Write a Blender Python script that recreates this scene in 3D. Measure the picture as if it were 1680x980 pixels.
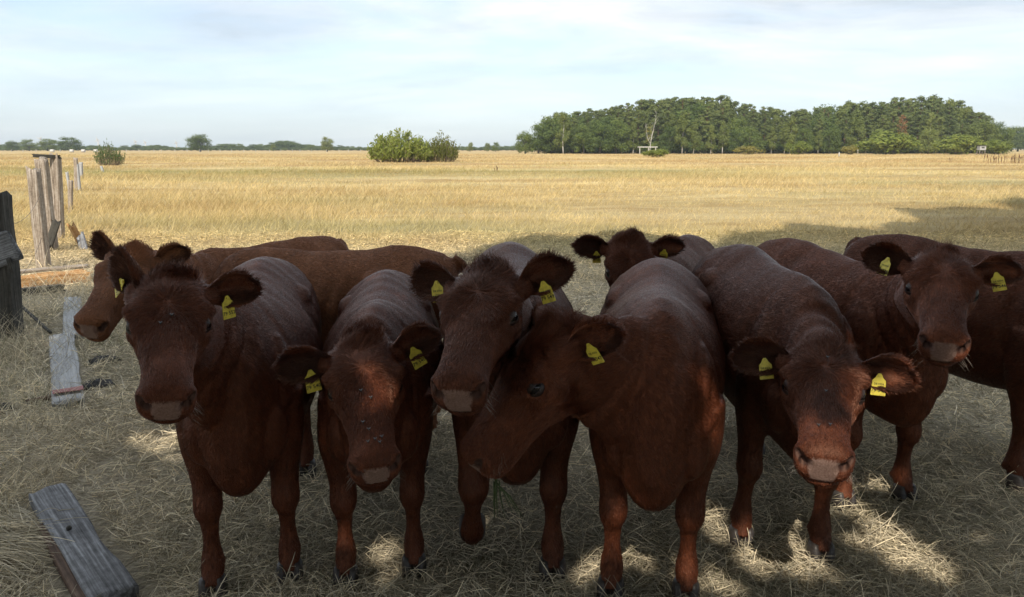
import bpy, math, random
import numpy as np
from math import sin, cos, tan, atan, pi, radians, sqrt
from mathutils import Vector, Matrix

sc = bpy.context.scene
for _o in list(bpy.data.objects):
    bpy.data.objects.remove(_o)
COL = sc.collection

# ------------------------------------------------------------------ camera
FPX = 1222.0                       # focal length in photograph pixels (1680 wide)
PITCH = radians(11.38)
EYE = 1.6
cam_data = bpy.data.cameras.new('camera')
cam = bpy.data.objects.new('camera', cam_data)
COL.objects.link(cam)
cam.location = (0, 0, EYE)
cam.rotation_euler = (pi / 2 - PITCH, 0, 0)
cam_data.sensor_width = 36.0
cam_data.lens = FPX / 1680 * 36.0
cam_data.clip_start = 0.05
cam_data.clip_end = 20000
sc.camera = cam

# ------------------------------------------------------------------ light
SUN_EL = radians(43)
SUN_AZ = radians(12)               # the sun stands behind the camera, a little to the left
SUN = np.array([-sin(SUN_AZ) * cos(SUN_EL), -cos(SUN_AZ) * cos(SUN_EL), sin(SUN_EL)])
sd = bpy.data.lights.new('sun', 'SUN')
sd.energy = 2.15
sd.angle = radians(0.48)
sd.color = (1.0, 0.91, 0.77)
so = bpy.data.objects.new('sun', sd)
COL.objects.link(so)
so.rotation_euler = Vector(SUN).to_track_quat('Z', 'Y').to_euler()

sc.view_settings.view_transform = 'Standard'
sc.view_settings.look = 'None'
sc.view_settings.exposure = 1.14
sc.view_settings.gamma = 1.0
sc.view_settings.use_curve_mapping = False
sc.cycles.use_denoising = True
sc.cycles.max_bounces = 6
sc.cycles.diffuse_bounces = 3
sc.cycles.glossy_bounces = 2
sc.cycles.transmission_bounces = 2
sc.cycles.transparent_max_bounces = 4
sc.cycles.volume_bounces = 0
sc.cycles_curves.shape = 'RIBBONS'
sc.cycles_curves.subdivisions = 2

# ------------------------------------------------------------------ node helpers
def new_mat(name):
    m = bpy.data.materials.new(name)
    m.use_nodes = True
    nt = m.node_tree
    return m, nt, nt.nodes['Principled BSDF']

def N(nt, typ, **kw):
    n = nt.nodes.new(typ)
    for k, v in kw.items():
        if k.startswith('i_'):
            n.inputs[k[2:].replace('_', ' ')].default_value = v
        else:
            setattr(n, k, v)
    return n

def noise(nt, vec, scale, detail=4.0, rough=0.55):
    n = N(nt, 'ShaderNodeTexNoise')
    n.inputs['Scale'].default_value = scale
    n.inputs['Detail'].default_value = detail
    n.inputs['Roughness'].default_value = rough
    if vec is not None:
        nt.links.new(vec, n.inputs['Vector'])
    return n.outputs['Fac']

def ramp(nt, fac, stops):
    r = N(nt, 'ShaderNodeValToRGB')
    el = r.color_ramp.elements
    while len(el) < len(stops):
        el.new(0.5)
    for e, (p, c) in zip(el, stops):
        e.position = p
        e.color = (c[0], c[1], c[2], 1) if not isinstance(c, (int, float)) else (c, c, c, 1)
    nt.links.new(fac, r.inputs['Fac'])
    return r.outputs['Color']

def mixc(nt, fac, a, b, mode='MIX'):
    m = N(nt, 'ShaderNodeMix', data_type='RGBA', blend_type=mode)
    for sock, v in ((m.inputs['Factor'], fac), (m.inputs[6], a), (m.inputs[7], b)):
        if isinstance(v, (int, float)):
            sock.default_value = v
        elif isinstance(v, tuple):
            sock.default_value = (*v, 1)
        else:
            nt.links.new(v, sock)
    return m.outputs[2]

def math_n(nt, op, a, b=None, clamp=False):
    m = N(nt, 'ShaderNodeMath', operation=op, use_clamp=clamp)
    for i, v in enumerate((a, b)):
        if v is None:
            continue
        if isinstance(v, (int, float)):
            m.inputs[i].default_value = v
        else:
            nt.links.new(v, m.inputs[i])
    return m.outputs[0]

def mapped(nt, vec, scale=(1, 1, 1), rot=(0, 0, 0), loc=(0, 0, 0)):
    m = N(nt, 'ShaderNodeMapping')
    m.inputs['Scale'].default_value = scale
    m.inputs['Rotation'].default_value = rot
    m.inputs['Location'].default_value = loc
    nt.links.new(vec, m.inputs['Vector'])
    return m.outputs[0]

def bump(nt, h, strength, dist, bsdf):
    b = N(nt, 'ShaderNodeBump')
    b.inputs['Strength'].default_value = strength
    b.inputs['Distance'].default_value = dist
    nt.links.new(h, b.inputs['Height'])
    nt.links.new(b.outputs[0], bsdf.inputs['Normal'])

# ------------------------------------------------------------------ world: sky with thin bright cloud
world = bpy.data.worlds.new('World')
sc.world = world
world.use_nodes = True
wt = world.node_tree
bg = wt.nodes['Background']
sky = N(wt, 'ShaderNodeTexSky', sky_type='NISHITA')
sky.sun_disc = False
sky.sun_elevation = SUN_EL
sky.sun_rotation = math.atan2(SUN[0], SUN[1])
sky.air_density = 1.0
sky.dust_density = 1.2
sky.ozone_density = 1.5
SKY_STRENGTH = 0.14
bg.inputs['Strength'].default_value = SKY_STRENGTH
tc = N(wt, 'ShaderNodeTexCoord')
sep = N(wt, 'ShaderNodeSeparateXYZ')
wt.links.new(tc.outputs['Generated'], sep.inputs[0])
zc = math_n(wt, 'MAXIMUM', sep.outputs[2], 0.0)
zz = math_n(wt, 'ADD', zc, 0.17)
cx = math_n(wt, 'DIVIDE', sep.outputs[0], zz)
cy = math_n(wt, 'DIVIDE', sep.outputs[1], zz)
comb = N(wt, 'ShaderNodeCombineXYZ')
wt.links.new(cx, comb.inputs[0]); wt.links.new(cy, comb.inputs[1])
cv = mapped(wt, comb.outputs[0], (0.9, 1.5, 1), (0, 0, 0.35), (3.1, 0.7, 0))
warp = N(wt, 'ShaderNodeTexNoise'); warp.inputs['Scale'].default_value = 0.7
wt.links.new(cv, warp.inputs['Vector'])
cvw = N(wt, 'ShaderNodeVectorMath', operation='MULTIPLY_ADD')
wt.links.new(warp.outputs['Color'], cvw.inputs[0]); cvw.inputs[1].default_value = (0.9, 0.9, 0); wt.links.new(cv, cvw.inputs[2])
c1 = noise(wt, cvw.outputs[0], 0.42, 3.0, 0.5)
c2 = noise(wt, cvw.outputs[0], 1.7, 9.0, 0.62)
cc = math_n(wt, 'ADD', math_n(wt, 'MULTIPLY', c1, 0.60), math_n(wt, 'MULTIPLY', c2, 0.46))
cover = ramp(wt, cc, [(0.42, 0.25), (0.52, 0.70), (0.61, 1.0)])
# the veil thins out towards the horizon, where blue air shows below the cloud
low = N(wt, 'ShaderNodeMapRange', interpolation_type='SMOOTHSTEP')
wt.links.new(sep.outputs[2], low.inputs[0])
low.inputs[1].default_value = 0.0; low.inputs[2].default_value = 0.20
low.inputs[3].default_value = 0.22; low.inputs[4].default_value = 1.0
cover2 = math_n(wt, 'MULTIPLY', cover, low.outputs[0], True)
tone = noise(wt, cvw.outputs[0], 0.75, 9.0, 0.62)
cloudcol = ramp(wt, tone, [(0.34, (2.0, 2.27, 2.55)), (0.50, (3.1, 3.24, 3.36)), (0.64, (4.25, 4.32, 4.3))])
haz = mixc(wt, 0.6, sky.outputs[0], (1.8, 2.2, 2.7))
skyc = mixc(wt, cover2, haz, cloudcol)
wt.links.new(skyc, bg.inputs['Color'])

# ------------------------------------------------------------------ pixel helpers (photograph pixels -> points of the place)
def ray(px, py):
    a = (px - 840.0) / FPX
    b = (490.0 - py) / FPX
    return np.array([a, cos(PITCH) + b * sin(PITCH), -sin(PITCH) + b * cos(PITCH)])

def pt(px, py, Y):
    d = ray(px, py)
    return np.array([0, 0, EYE]) + d * (Y / d[1])

def gnd(px, py):
    d = ray(px, py)
    return np.array([0, 0, EYE]) + d * (-EYE / d[2])

rng = np.random.default_rng(7)
random.seed(7)

# ------------------------------------------------------------------ mesh helpers
class MB:
    """Collects polygons; build() links them as ONE mesh object."""
    def __init__(s):
        s.v, s.f, s.n, s.m = [], [], 0, []
    def add(s, verts, faces, mi=0):
        verts = np.asarray(verts, float).reshape(-1, 3)
        s.v.append(verts)
        s.f += [tuple(int(i) + s.n for i in f) for f in faces]
        s.m += [mi] * len(faces)
        s.n += len(verts)
    def loft(s, rings, cap=True, mi=0):
        rings = [np.asarray(r, float) for r in rings]
        k = len(rings[0])
        V = np.concatenate(rings)
        F = []
        for i in range(len(rings) - 1):
            for j in range(k):
                a, b = i * k + j, i * k + (j + 1) % k
                F.append((a, b, b + k, a + k))
        if cap:
            V = np.concatenate([V, rings[0].mean(0)[None], rings[-1].mean(0)[None]])
            c0, c1 = len(rings) * k, len(rings) * k + 1
            L = (len(rings) - 1) * k
            for j in range(k):
                F.append((c0, (j + 1) % k, j))
                F.append((c1, L + j, L + (j + 1) % k))
        s.add(V, F, mi)
    def tube(s, pts, rad, k=10, up=(0, 0, 1), asp=1.0, mi=0):
        s.loft(tube_rings(pts, rad, k, up, asp), True, mi)
    def box(s, c, size, rot=0.0, mi=0):
        c = np.asarray(c, float); h = np.asarray(size, float) / 2
        V = np.array([[x, y, z] for x in (-1, 1) for y in (-1, 1) for z in (-1, 1)]) * h
        R = np.array([[cos(rot), -sin(rot), 0], [sin(rot), cos(rot), 0], [0, 0, 1]])
        s.add(V @ R.T + c, [(0, 1, 3, 2), (4, 6, 7, 5), (0, 4, 5, 1), (2, 3, 7, 6), (0, 2, 6, 4), (1, 5, 7, 3)], mi)
    def mesh(s, name, smooth=True):
        me = bpy.data.meshes.new(name)
        me.from_pydata(np.concatenate(s.v).tolist(), [], s.f)
        me.update()
        if smooth:
            me.polygons.foreach_set('use_smooth', [True] * len(me.polygons))
        if any(s.m):
            me.polygons.foreach_set('material_index', s.m)
        return me
    def build(s, name, mats, parent=None, smooth=True, loc=(0, 0, 0)):
        me = s.mesh(name, smooth)
        for m in (mats if isinstance(mats, (list, tuple)) else [mats]):
            me.materials.append(m)
        return link(name, me, parent, loc)

def link(name, data, parent=None, loc=(0, 0, 0)):
    o = bpy.data.objects.new(name, data)
    COL.objects.link(o)
    o.location = loc
    if parent is not None:
        o.parent = parent
    return o

def tag(o, label=None, cat=None, group=None, kind=None):
    if label: o['label'] = label
    if cat: o['category'] = cat
    if group: o['group'] = group
    if kind: o['kind'] = kind
    return o

def empty(name, loc=(0, 0, 0), rz=0.0):
    o = bpy.data.objects.new(name, None)
    COL.objects.link(o)
    o.location = loc
    o.rotation_euler = (0, 0, rz)
    o.empty_display_size = 0.2
    return o

def unit(v):
    v = np.asarray(v, float)
    return v / max(np.linalg.norm(v), 1e-9)

def tube_rings(pts, rad, k=10, up=(0, 0, 1), asp=1.0):
    pts = np.asarray(pts, float)
    n = len(pts)
    rad = np.broadcast_to(np.asarray(rad, float), (n,)) if np.ndim(rad) < 2 else np.asarray(rad, float)
    out = []
    a = np.linspace(0, 2 * pi, k, endpoint=False)
    for i in range(n):
        t = unit(pts[min(i + 1, n - 1)] - pts[max(i - 1, 0)])
        u = np.asarray(up, float)
        if abs(t @ u) > 0.97:
            u = np.array([1.0, 0, 0]) if abs(t[0]) < 0.9 else np.array([0, 1.0, 0])
        s = unit(np.cross(t, u)); u = np.cross(s, t)
        if rad.ndim == 2:
            ra, rb = rad[i]
        else:
            ra, rb = rad[i], rad[i] * asp
        out.append(pts[i] + np.outer(np.cos(a) * ra, s) + np.outer(np.sin(a) * rb, u))
    return out

def resample(pts, rad, n):
    """smooth a joint polyline (Catmull-Rom) with its radii"""
    P = np.concatenate([np.asarray(pts, float), np.asarray(rad, float).reshape(len(pts), -1)], 1)
    P = np.vstack([2 * P[0] - P[1], P, 2 * P[-1] - P[-2]])
    m = len(P) - 3
    out = []
    for q in np.linspace(0, m, n):
        i = min(int(q), m - 1); t = q - i
        a, b, c, d = P[i:i + 4]
        out.append(0.5 * (2 * b + (c - a) * t + (2 * a - 5 * b + 4 * c - d) * t * t + (3 * b - a - 3 * c + d) * t ** 3))
    out = np.array(out)
    return out[:, :3], out[:, 3:]

def wob(p, f, seed=0):
    """cheap smooth vector noise from sines, (n,3) -> (n,3)"""
    r = np.random.default_rng(seed)
    out = np.zeros_like(p)
    for _ in range(4):
        K = r.normal(0, 1, (3, 3)) * f
        out += np.sin(p @ K + r.uniform(0, 6.28, 3))
    return out / 2.8

def hair_object(name, pos, rad, mat, parent=None):
    """pos (n,k,3), rad (n,k): one curves object"""
    n, k, _ = pos.shape
    cu = bpy.data.hair_curves.new(name)
    cu.add_curves([k] * n)
    cu.attributes['position'].data.foreach_set('vector', np.ascontiguousarray(pos, dtype=np.float32).ravel())
    ra = cu.attributes.get('radius') or cu.attributes.new('radius', 'FLOAT', 'POINT')
    ra.data.foreach_set('value', np.ascontiguousarray(rad, dtype=np.float32).ravel())
    cu.materials.append(mat)
    return link(name, cu, parent)

def quads_mesh(name, C, A, B, mats, parent=None, mi=None):
    """many small leaf quads: centres C, half axes A, B"""
    n = len(C)
    V = np.stack([C - A - B, C + A - B * .6, C + A + B, C - A + B * .6], 1).reshape(-1, 3)
    me = bpy.data.meshes.new(name)
    me.vertices.add(4 * n); me.loops.add(4 * n); me.polygons.add(n)
    me.vertices.foreach_set('co', V.astype(np.float32).ravel())
    me.loops.foreach_set('vertex_index', np.arange(4 * n, dtype=np.int32))
    me.polygons.foreach_set('loop_start', np.arange(0, 4 * n, 4, dtype=np.int32))
    me.polygons.foreach_set('loop_total', np.full(n, 4, dtype=np.int32))
    if mi is not None:
        me.polygons.foreach_set('material_index', mi.astype(np.int32))
    me.update()
    for m in (mats if isinstance(mats, (list, tuple)) else [mats]):
        me.materials.append(m)
    return me if parent is False else link(name, me, parent)

# ------------------------------------------------------------------ ground
def ground_tone(nt, pos):
    """dry pasture colour by place: gold straw, browner and greener bands across the field, dull trampled litter near the fence"""
    sp = N(nt, 'ShaderNodeSeparateXYZ'); nt.links.new(pos, sp.inputs[0])
    y = sp.outputs[1]
    wide = noise(nt, mapped(nt, pos, (0.035, 0.11, 0.0)), 1.0, 5.0, 0.6)
    fine = noise(nt, mapped(nt, pos, (0.45, 0.8, 0.0)), 1.0, 6.0, 0.65)
    k = math_n(nt, 'ADD', math_n(nt, 'MULTIPLY', wide, 0.55), math_n(nt, 'MULTIPLY', fine, 0.45))
    col = ramp(nt, k, [(0.30, (0.29, 0.185, 0.080)), (0.45, (0.47, 0.345, 0.160)), (0.56, (0.61, 0.475, 0.235)), (0.66, (0.75, 0.615, 0.35))])
    # browner heads of grass far out
    far = N(nt, 'ShaderNodeMapRange', interpolation_type='SMOOTHSTEP')
    nt.links.new(y, far.inputs[0]); far.inputs[1].default_value = 48; far.inputs[2].default_value = 85
    fb = math_n(nt, 'MULTIPLY', far.outputs[0], ramp(nt, wide, [(0.35, 1.0), (0.62, 0.15)]))
    col = mixc(nt, math_n(nt, 'MULTIPLY', fb, 0.75), col, (0.33, 0.20, 0.085))
    # paler mown swaths and grey green patches
    sw = noise(nt, mapped(nt, pos, (0.05, 0.30, 0.0), (0, 0, 0.12), (4, 2, 0)), 1.0, 4.0, 0.55)
    col = mixc(nt, ramp(nt, sw, [(0.50, 0.0), (0.62, 0.55)]), col, (0.70, 0.57, 0.32))
    gp = noise(nt, mapped(nt, pos, (0.07, 0.16, 0.0), (0, 0, -0.2), (9, 5, 0)), 1.0, 5.0, 0.6)
    col = mixc(nt, ramp(nt, gp, [(0.52, 0.0), (0.66, 0.6)]), col, (0.34, 0.32, 0.16))
    # damp green strip along the old ditch
    wv = math_n(nt, 'ADD', y, math_n(nt, 'MULTIPLY', math_n(nt, 'SUBTRACT', wide, 0.5), 26.0))
    band = math_n(nt, 'SUBTRACT', 1.0, math_n(nt, 'DIVIDE', math_n(nt, 'ABSOLUTE', math_n(nt, 'SUBTRACT', wv, 52.0)), 13.0), True)
    gx = N(nt, 'ShaderNodeMapRange'); nt.links.new(sp.outputs[0], gx.inputs[0])
    gx.inputs[1].default_value = 6; gx.inputs[2].default_value = 26; gx.inputs[3].default_value = 1; gx.inputs[4].default_value = 0.15
    band = math_n(nt, 'MULTIPLY', math_n(nt, 'MULTIPLY', band, gx.outputs[0]), ramp(nt, fine, [(0.38, 0.25), (0.6, 1.0)]), True)
    col = mixc(nt, math_n(nt, 'MULTIPLY', band, 0.8), col, (0.20, 0.21, 0.060))
    # trampled grey-green litter where the cattle stand
    nr = N(nt, 'ShaderNodeMapRange', interpolation_type='SMOOTHSTEP')
    nt.links.new(math_n(nt, 'ADD', y, math_n(nt, 'MULTIPLY', math_n(nt, 'SUBTRACT', fine, 0.5), 6.0)), nr.inputs[0])
    nr.inputs[1].default_value = 7; nr.inputs[2].default_value = 15; nr.inputs[3].default_value = 1; nr.inputs[4].default_value = 0
    near = ramp(nt, fine, [(0.33, (0.42, 0.38, 0.29)), (0.5, (0.64, 0.565, 0.44)), (0.66, (0.80, 0.72, 0.57))])
    return mixc(nt, math_n(nt, 'MULTIPLY', nr.outputs[0], 0.85), col, near)

m_ground, nt, B = new_mat('pasture_soil_and_litter')
g = N(nt, 'ShaderNodeNewGeometry')
tone_c = ground_tone(nt, g.outputs['Position'])
straw = noise(nt, mapped(nt, g.outputs['Position'], (14, 60, 14), (0, 0, 0.6)), 1.0, 6.0, 0.7)
straw2 = noise(nt, mapped(nt, g.outputs['Position'], (60, 12, 14), (0, 0, 0.25)), 1.0, 6.0, 0.7)
sm = math_n(nt, 'MULTIPLY', math_n(nt, 'ADD', straw, straw2), 0.5)
dk = ramp(nt, sm, [(0.38, 0.30), (0.50, 0.66), (0.62, 1.0)])
sp = N(nt, 'ShaderNodeSeparateXYZ'); nt.links.new(g.outputs['Position'], sp.inputs[0])
fr = N(nt, 'ShaderNodeMapRange'); nt.links.new(sp.outputs[1], fr.inputs[0])
fr.inputs[1].default_value = 12; fr.inputs[2].default_value = 90; fr.inputs[3].default_value = 1.0; fr.inputs[4].default_value = 0.0
dk2 = mixc(nt, fr.outputs[0], (0.9, 0.9, 0.9), dk)
nt.links.new(mixc(nt, 1.0, tone_c, dk2, 'MULTIPLY'), B.inputs['Base Color'])
B.inputs['Roughness'].default_value = 0.95
B.inputs['Specular IOR Level'].default_value = 0.1
bump(nt, sm, 0.9, 0.02, B)

def gh(x, y):
    """ground relief: hummocks of a few centimetres, flat where the cattle stand"""
    a = 0.014 * np.sin(1.9 * x + 0.7 * y) + 0.011 * np.sin(2.7 * y - 1.3 * x + 1) + 0.008 * np.sin(5.1 * x + 3) * np.sin(4.3 * y)
    return a * np.clip((np.hypot(x - 0.4, y - 3.3) - 1.0) / 4, 0.25, 1.0)

def axis(lo, hi, fine_lo, fine_hi, step, growth):
    a = list(np.arange(fine_lo, fine_hi, step))
    s = step; v = a[-1]
    while v < hi:
        s *= growth; v += s; a.append(v)
    s = step; v = a[0]; b = []
    while v > lo:
        s *= growth; v -= s; b.append(v)
    return np.array(b[::-1] + a)

gx_, gy_ = axis(-1800, 1800, -9, 9, 0.16, 1.13), axis(-300, 1900, 0.5, 16, 0.16, 1.13)
X, Y = np.meshgrid(gx_, gy_)
Z = gh(X, Y)
V = np.stack([X, Y, Z], -1).reshape(-1, 3)
nx, ny = len(gx_), len(gy_)
i0 = (np.arange(ny - 1)[:, None] * nx + np.arange(nx - 1)[None]).ravel()
F = np.stack([i0, i0 + 1, i0 + nx + 1, i0 + nx], 1)
me = bpy.data.meshes.new('ground')
me.vertices.add(len(V)); me.loops.add(F.size); me.polygons.add(len(F))
me.vertices.foreach_set('co', V.astype(np.float32).ravel())
me.loops.foreach_set('vertex_index', F.astype(np.int32).ravel())
me.polygons.foreach_set('loop_start', np.arange(0, F.size, 4, dtype=np.int32))
me.polygons.foreach_set('loop_total', np.full(len(F), 4, dtype=np.int32))
me.polygons.foreach_set('use_smooth', np.ones(len(F), dtype=bool))
me.update()
me.materials.append(m_ground)
tag(link('ground', me), 'flat dry pasture reaching to the distant tree line', kind='structure')

def grass_mat(name, lo, hi, gain=1.0):
    m, nt, B = new_mat(name)
    g = N(nt, 'ShaderNodeNewGeometry')
    hi_ = N(nt, 'ShaderNodeHairInfo')
    c = ground_tone(nt, g.outputs['Position'])
    r = ramp(nt, hi_.outputs['Random'], [(0.0, lo), (0.55, (0.92 * gain,) * 3), (1.0, hi)])
    nt.links.new(mixc(nt, 1.0, c, r, 'MULTIPLY'), B.inputs['Base Color'])
    B.inputs['Roughness'].default_value = 0.7
    B.inputs['Specular IOR Level'].default_value = 0.25
    return m

m_litter = grass_mat('trampled_straw', (0.50, 0.50, 0.44), (1.75, 1.72, 1.62))
m_dry = grass_mat('dry_standing_grass', (0.62, 0.62, 0.45), (1.3, 1.25, 1.15))

def law(y0, y1, n, p):
    """n distances between y0 and y1 with density ~ y**-p per metre of depth"""
    u = rng.uniform(0, 1, n); q = 1 - p
    return (y0 ** q + u * (y1 ** q - y0 ** q)) ** (1 / q)

# trampled straw lying about in the near pasture
n = 330000
y = law(1.3, 14.5, n, 0.9); x = rng.uniform(-1, 1, n) * (0.80 * y + 0.9)
dens = 0.5 + 0.5 * np.sin(2.3 * x + 1.1 * np.sin(1.7 * y)) * np.sin(2.9 * y + np.sin(2.1 * x))
keep = rng.uniform(0, 1, n) < 0.45 + 0.55 * dens
for (ax_, ay_), (bx_, by_), wd_ in (((80, 822), (192, 1000), .12), ((101, 556), (113, 668), .10), ((119, 494), (121, 556), .09)):
    a, b = gnd(ax_, ay_), gnd(bx_, by_); dv = (b - a)[:2]; LL = np.linalg.norm(dv); dv /= LL
    s_, t_ = (x - a[0]) * dv[0] + (y - a[1]) * dv[1], np.abs(-(x - a[0]) * dv[1] + (y - a[1]) * dv[0])
    keep &= ~((s_ > -.05) & (s_ < LL + .05) & (t_ < wd_ + .02) & (rng.uniform(0, 1, len(x)) < .99))
x, y = x[keep], y[keep]; n = len(x)
z = gh(x, y)
L = rng.gamma(2.6, 0.027, n).clip(0.02, 0.28)
az = rng.uniform(0, 2 * pi, n)
long_ = rng.uniform(0, 1, n)
lift = np.where(long_ < 0.72, rng.uniform(-0.05, 0.25, n), rng.uniform(0.3, 1.2, n))
d = np.stack([np.cos(az) * np.cos(lift), np.sin(az) * np.cos(lift), np.sin(lift)], 1)
base = np.stack([x, y, z + rng.uniform(0.0, 0.03, n)], 1)
side = np.stack([-np.sin(az), np.cos(az), np.zeros(n)], 1)
curl = rng.normal(0, 0.17, n)[:, None]
P = np.zeros((n, 4, 3))
for k in range(4):
    t = k / 3
    P[:, k] = base + d * (L * t)[:, None] + side * curl * (L * t * t)[:, None]
    P[:, k, 2] += -0.5 * (L * t * t) * np.maximum(lift, 0) * 0.5 + rng.normal(0, 0.003, n)
P[:, :, 2] = np.maximum(P[:, :, 2], (z + 0.001)[:, None])
rr = (0.0011 * (np.maximum(y, 2.4) / 2.4) ** 0.8 * rng.uniform(0.6, 1.5, n))[:, None] * np.array([0.9, 1, 0.85, 0.4])
tag(hair_object('trampled_straw', P, rr, m_litter), 'trampled dull straw and short grass under the cattle', kind='stuff')

# standing dry grass of the open field
n = 430000
y = law(7.5, 230, n, 0.72); x = rng.uniform(-1, 1, n) * (0.78 * y + 1.5)
clump = np.sin(0.9 * x + 1.3 * np.sin(0.5 * y)) * np.sin(0.8 * y + 1.1 * np.sin(0.63 * x))
patch = np.sin(0.21 * x + 0.6 * np.sin(0.13 * y)) * np.sin(0.17 * y + 1.0)
keep = (rng.uniform(0, 1, n) < 0.62 + 0.25 * clump + 0.2 * patch) & ~((y < 11) & (rng.uniform(0, 1, n) > (y - 6.5) / 4.5))
x, y = x[keep], y[keep]; n = len(x)
z = gh(x, y)
H = rng.gamma(5, 0.033, n).clip(0.05, 0.5) * (0.85 + 0.5 * np.clip(patch[keep], -1, 1)) * np.clip((y - 5) / 9, 0.35, 1)
az = rng.normal(0.6, 1.4, n); lean = np.abs(rng.normal(0.25, 0.28, n))
d = np.stack([np.cos(az) * np.sin(lean), np.sin(az) * np.sin(lean), np.cos(lean)], 1)
base = np.stack([x, y, z - 0.01], 1)
P = np.zeros((n, 3, 3))
for k in range(3):
    t = k / 2
    P[:, k] = base + d * (H * t)[:, None]
    P[:, k, :2] += np.stack([np.cos(az), np.sin(az)], 1) * (H * t * t * 0.35)[:, None]
    P[:, k, 2] -= H * t * t * 0.12
rr = (0.0019 * (np.maximum(y, 9) / 9) ** 0.82 * rng.uniform(0.6, 1.4, n))[:, None] * np.array([1, 0.9, 0.35])
tag(hair_object('dry_grass', P, rr, m_dry), 'sunlit golden dry grass standing across the open field', kind='stuff')

def tufts(name, label, boxes, mat):
    PP, RR = [], []
    for x0, x1, y0, y1, m, hgt, rad_ in boxes:
        x = rng.uniform(x0, x1, m); y = rng.uniform(y0, y1, m)
        cl = np.sin(3.1 * x + 2 * np.sin(1.3 * y)) * np.sin(2.7 * y + 1.7 * x)
        k_ = rng.uniform(0, 1, m) < .35 + .6 * cl
        x, y = x[k_], y[k_]; m = len(x)
        h_ = hgt * rng.uniform(.4, 1.2, m); az = rng.uniform(0, 2 * pi, m); ln = np.abs(rng.normal(.3, .3, m))
        d = np.stack([np.cos(az) * np.sin(ln), np.sin(az) * np.sin(ln), np.cos(ln)], 1)
        P = np.zeros((m, 4, 3))
        for k in range(4):
            t = k / 3
            P[:, k] = np.stack([x, y, gh(x, y) - .01], 1) + d * (h_ * t)[:, None] + np.stack([np.cos(az), np.sin(az), np.zeros(m)], 1) * (h_ * t * t * .4)[:, None]
            P[:, k, 2] -= h_ * t * t * .15
        PP.append(P); RR.append(rad_ * rng.uniform(.6, 1.4, m)[:, None] * np.array([1, .95, .7, .25]))
    tag(hair_object(name, np.concatenate(PP), np.concatenate(RR), mat), label, kind='stuff')
tufts('tall_dry_grass', 'taller pale dry grass along the old fence on the left', [(-7.5, -3.4, 5.2, 9.5, 9000, .34, .0014), (-4.2, -2.2, 3.2, 5.6, 4500, .20, .0011), (-2.9, -2.2, 2.4, 3.6, 1200, .16, .0009),
                                  (2.0, 6.0, 5.0, 9.0, 6000, .20, .0013), (-3, 4, 6.5, 9.5, 7000, .20, .0014)], m_litter)
m_green, nt, B = new_mat('green_grass_blades')
nt.links.new(ramp(nt, N(nt, 'ShaderNodeHairInfo').outputs['Random'], [(0, (.07, .10, .03)), (.6, (.16, .19, .07)), (1, (.32, .31, .15))]), B.inputs['Base Color'])
B.inputs['Roughness'].default_value = .6
tufts('green_grass', 'thin green grass coming up through the straw', [(-4.6, -2.4, 4.4, 7.5, 5000, .10, .0011), (-1.5, -1.0, 2.4, 3.2, 900, .07, .0008), (-1.6, 2.5, 2.3, 5, 2500, .06, .0008), (1.5, 4.5, 3.2, 8, 5000, .09, .0011)], m_green)
# a sheaf of pale hay lying beside the near plank
m_ = 1600; c0 = gnd(60, 912); x = c0[0] - .24 + rng.normal(0, .06, m_); y = c0[1] + rng.normal(0, .10, m_)
az = rng.normal(-.12, .22, m_) + np.where(rng.uniform(0, 1, m_) < .85, pi, 0); h_ = rng.uniform(.15, .40, m_)
P = np.zeros((m_, 4, 3)); z0 = rng.uniform(0.005, .05, m_)
for k in range(4):
    t = k / 3
    P[:, k, 0] = x + np.cos(az) * h_ * t; P[:, k, 1] = y + np.sin(az) * h_ * t + rng.normal(0, .008, m_) * t; P[:, k, 2] = z0 + .035 * np.sin(pi * t) * rng.uniform(0, 1, m_) + rng.normal(0, .004, m_)
tag(hair_object('hay_sheaf', P, np.full((m_, 4), .0012) * np.array([1, 1, .9, .4]), m_litter), 'sheaf of long pale hay lying left of the near plank', kind='stuff')
del P, rr

# ------------------------------------------------------------------ foliage
def leaf_mat(name, a, b, c, transl=0.25, rough=0.6):
    m, nt, B = new_mat(name)
    oi = N(nt, 'ShaderNodeObjectInfo')
    g = N(nt, 'ShaderNodeNewGeometry')
    nz = noise(nt, g.outputs['Position'], 0.9, 3.0, 0.6)
    isl = g.outputs['Random Per Island']
    k = math_n(nt, 'ADD', math_n(nt, 'ADD', math_n(nt, 'MULTIPLY', nz, 0.5), math_n(nt, 'MULTIPLY', isl, 0.28)), math_n(nt, 'MULTIPLY', oi.outputs['Random'], 0.24))
    col = ramp(nt, k, [(0.28, a), (0.52, b), (0.76, c)])
    nt.links.new(col, B.inputs['Base Color'])
    B.inputs['Roughness'].default_value = rough
    B.inputs['Specular IOR Level'].default_value = 0.25
    tr = N(nt, 'ShaderNodeBsdfTranslucent'); nt.links.new(col, tr.inputs['Color'])
    mx = N(nt, 'ShaderNodeMixShader'); mx.inputs[0].default_value = transl
    nt.links.new(B.outputs[0], mx.inputs[1]); nt.links.new(tr.outputs[0], mx.inputs[2])
    nt.links.new(mx.outputs[0], nt.nodes['Material Output'].inputs['Surface'])
    return m

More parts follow.
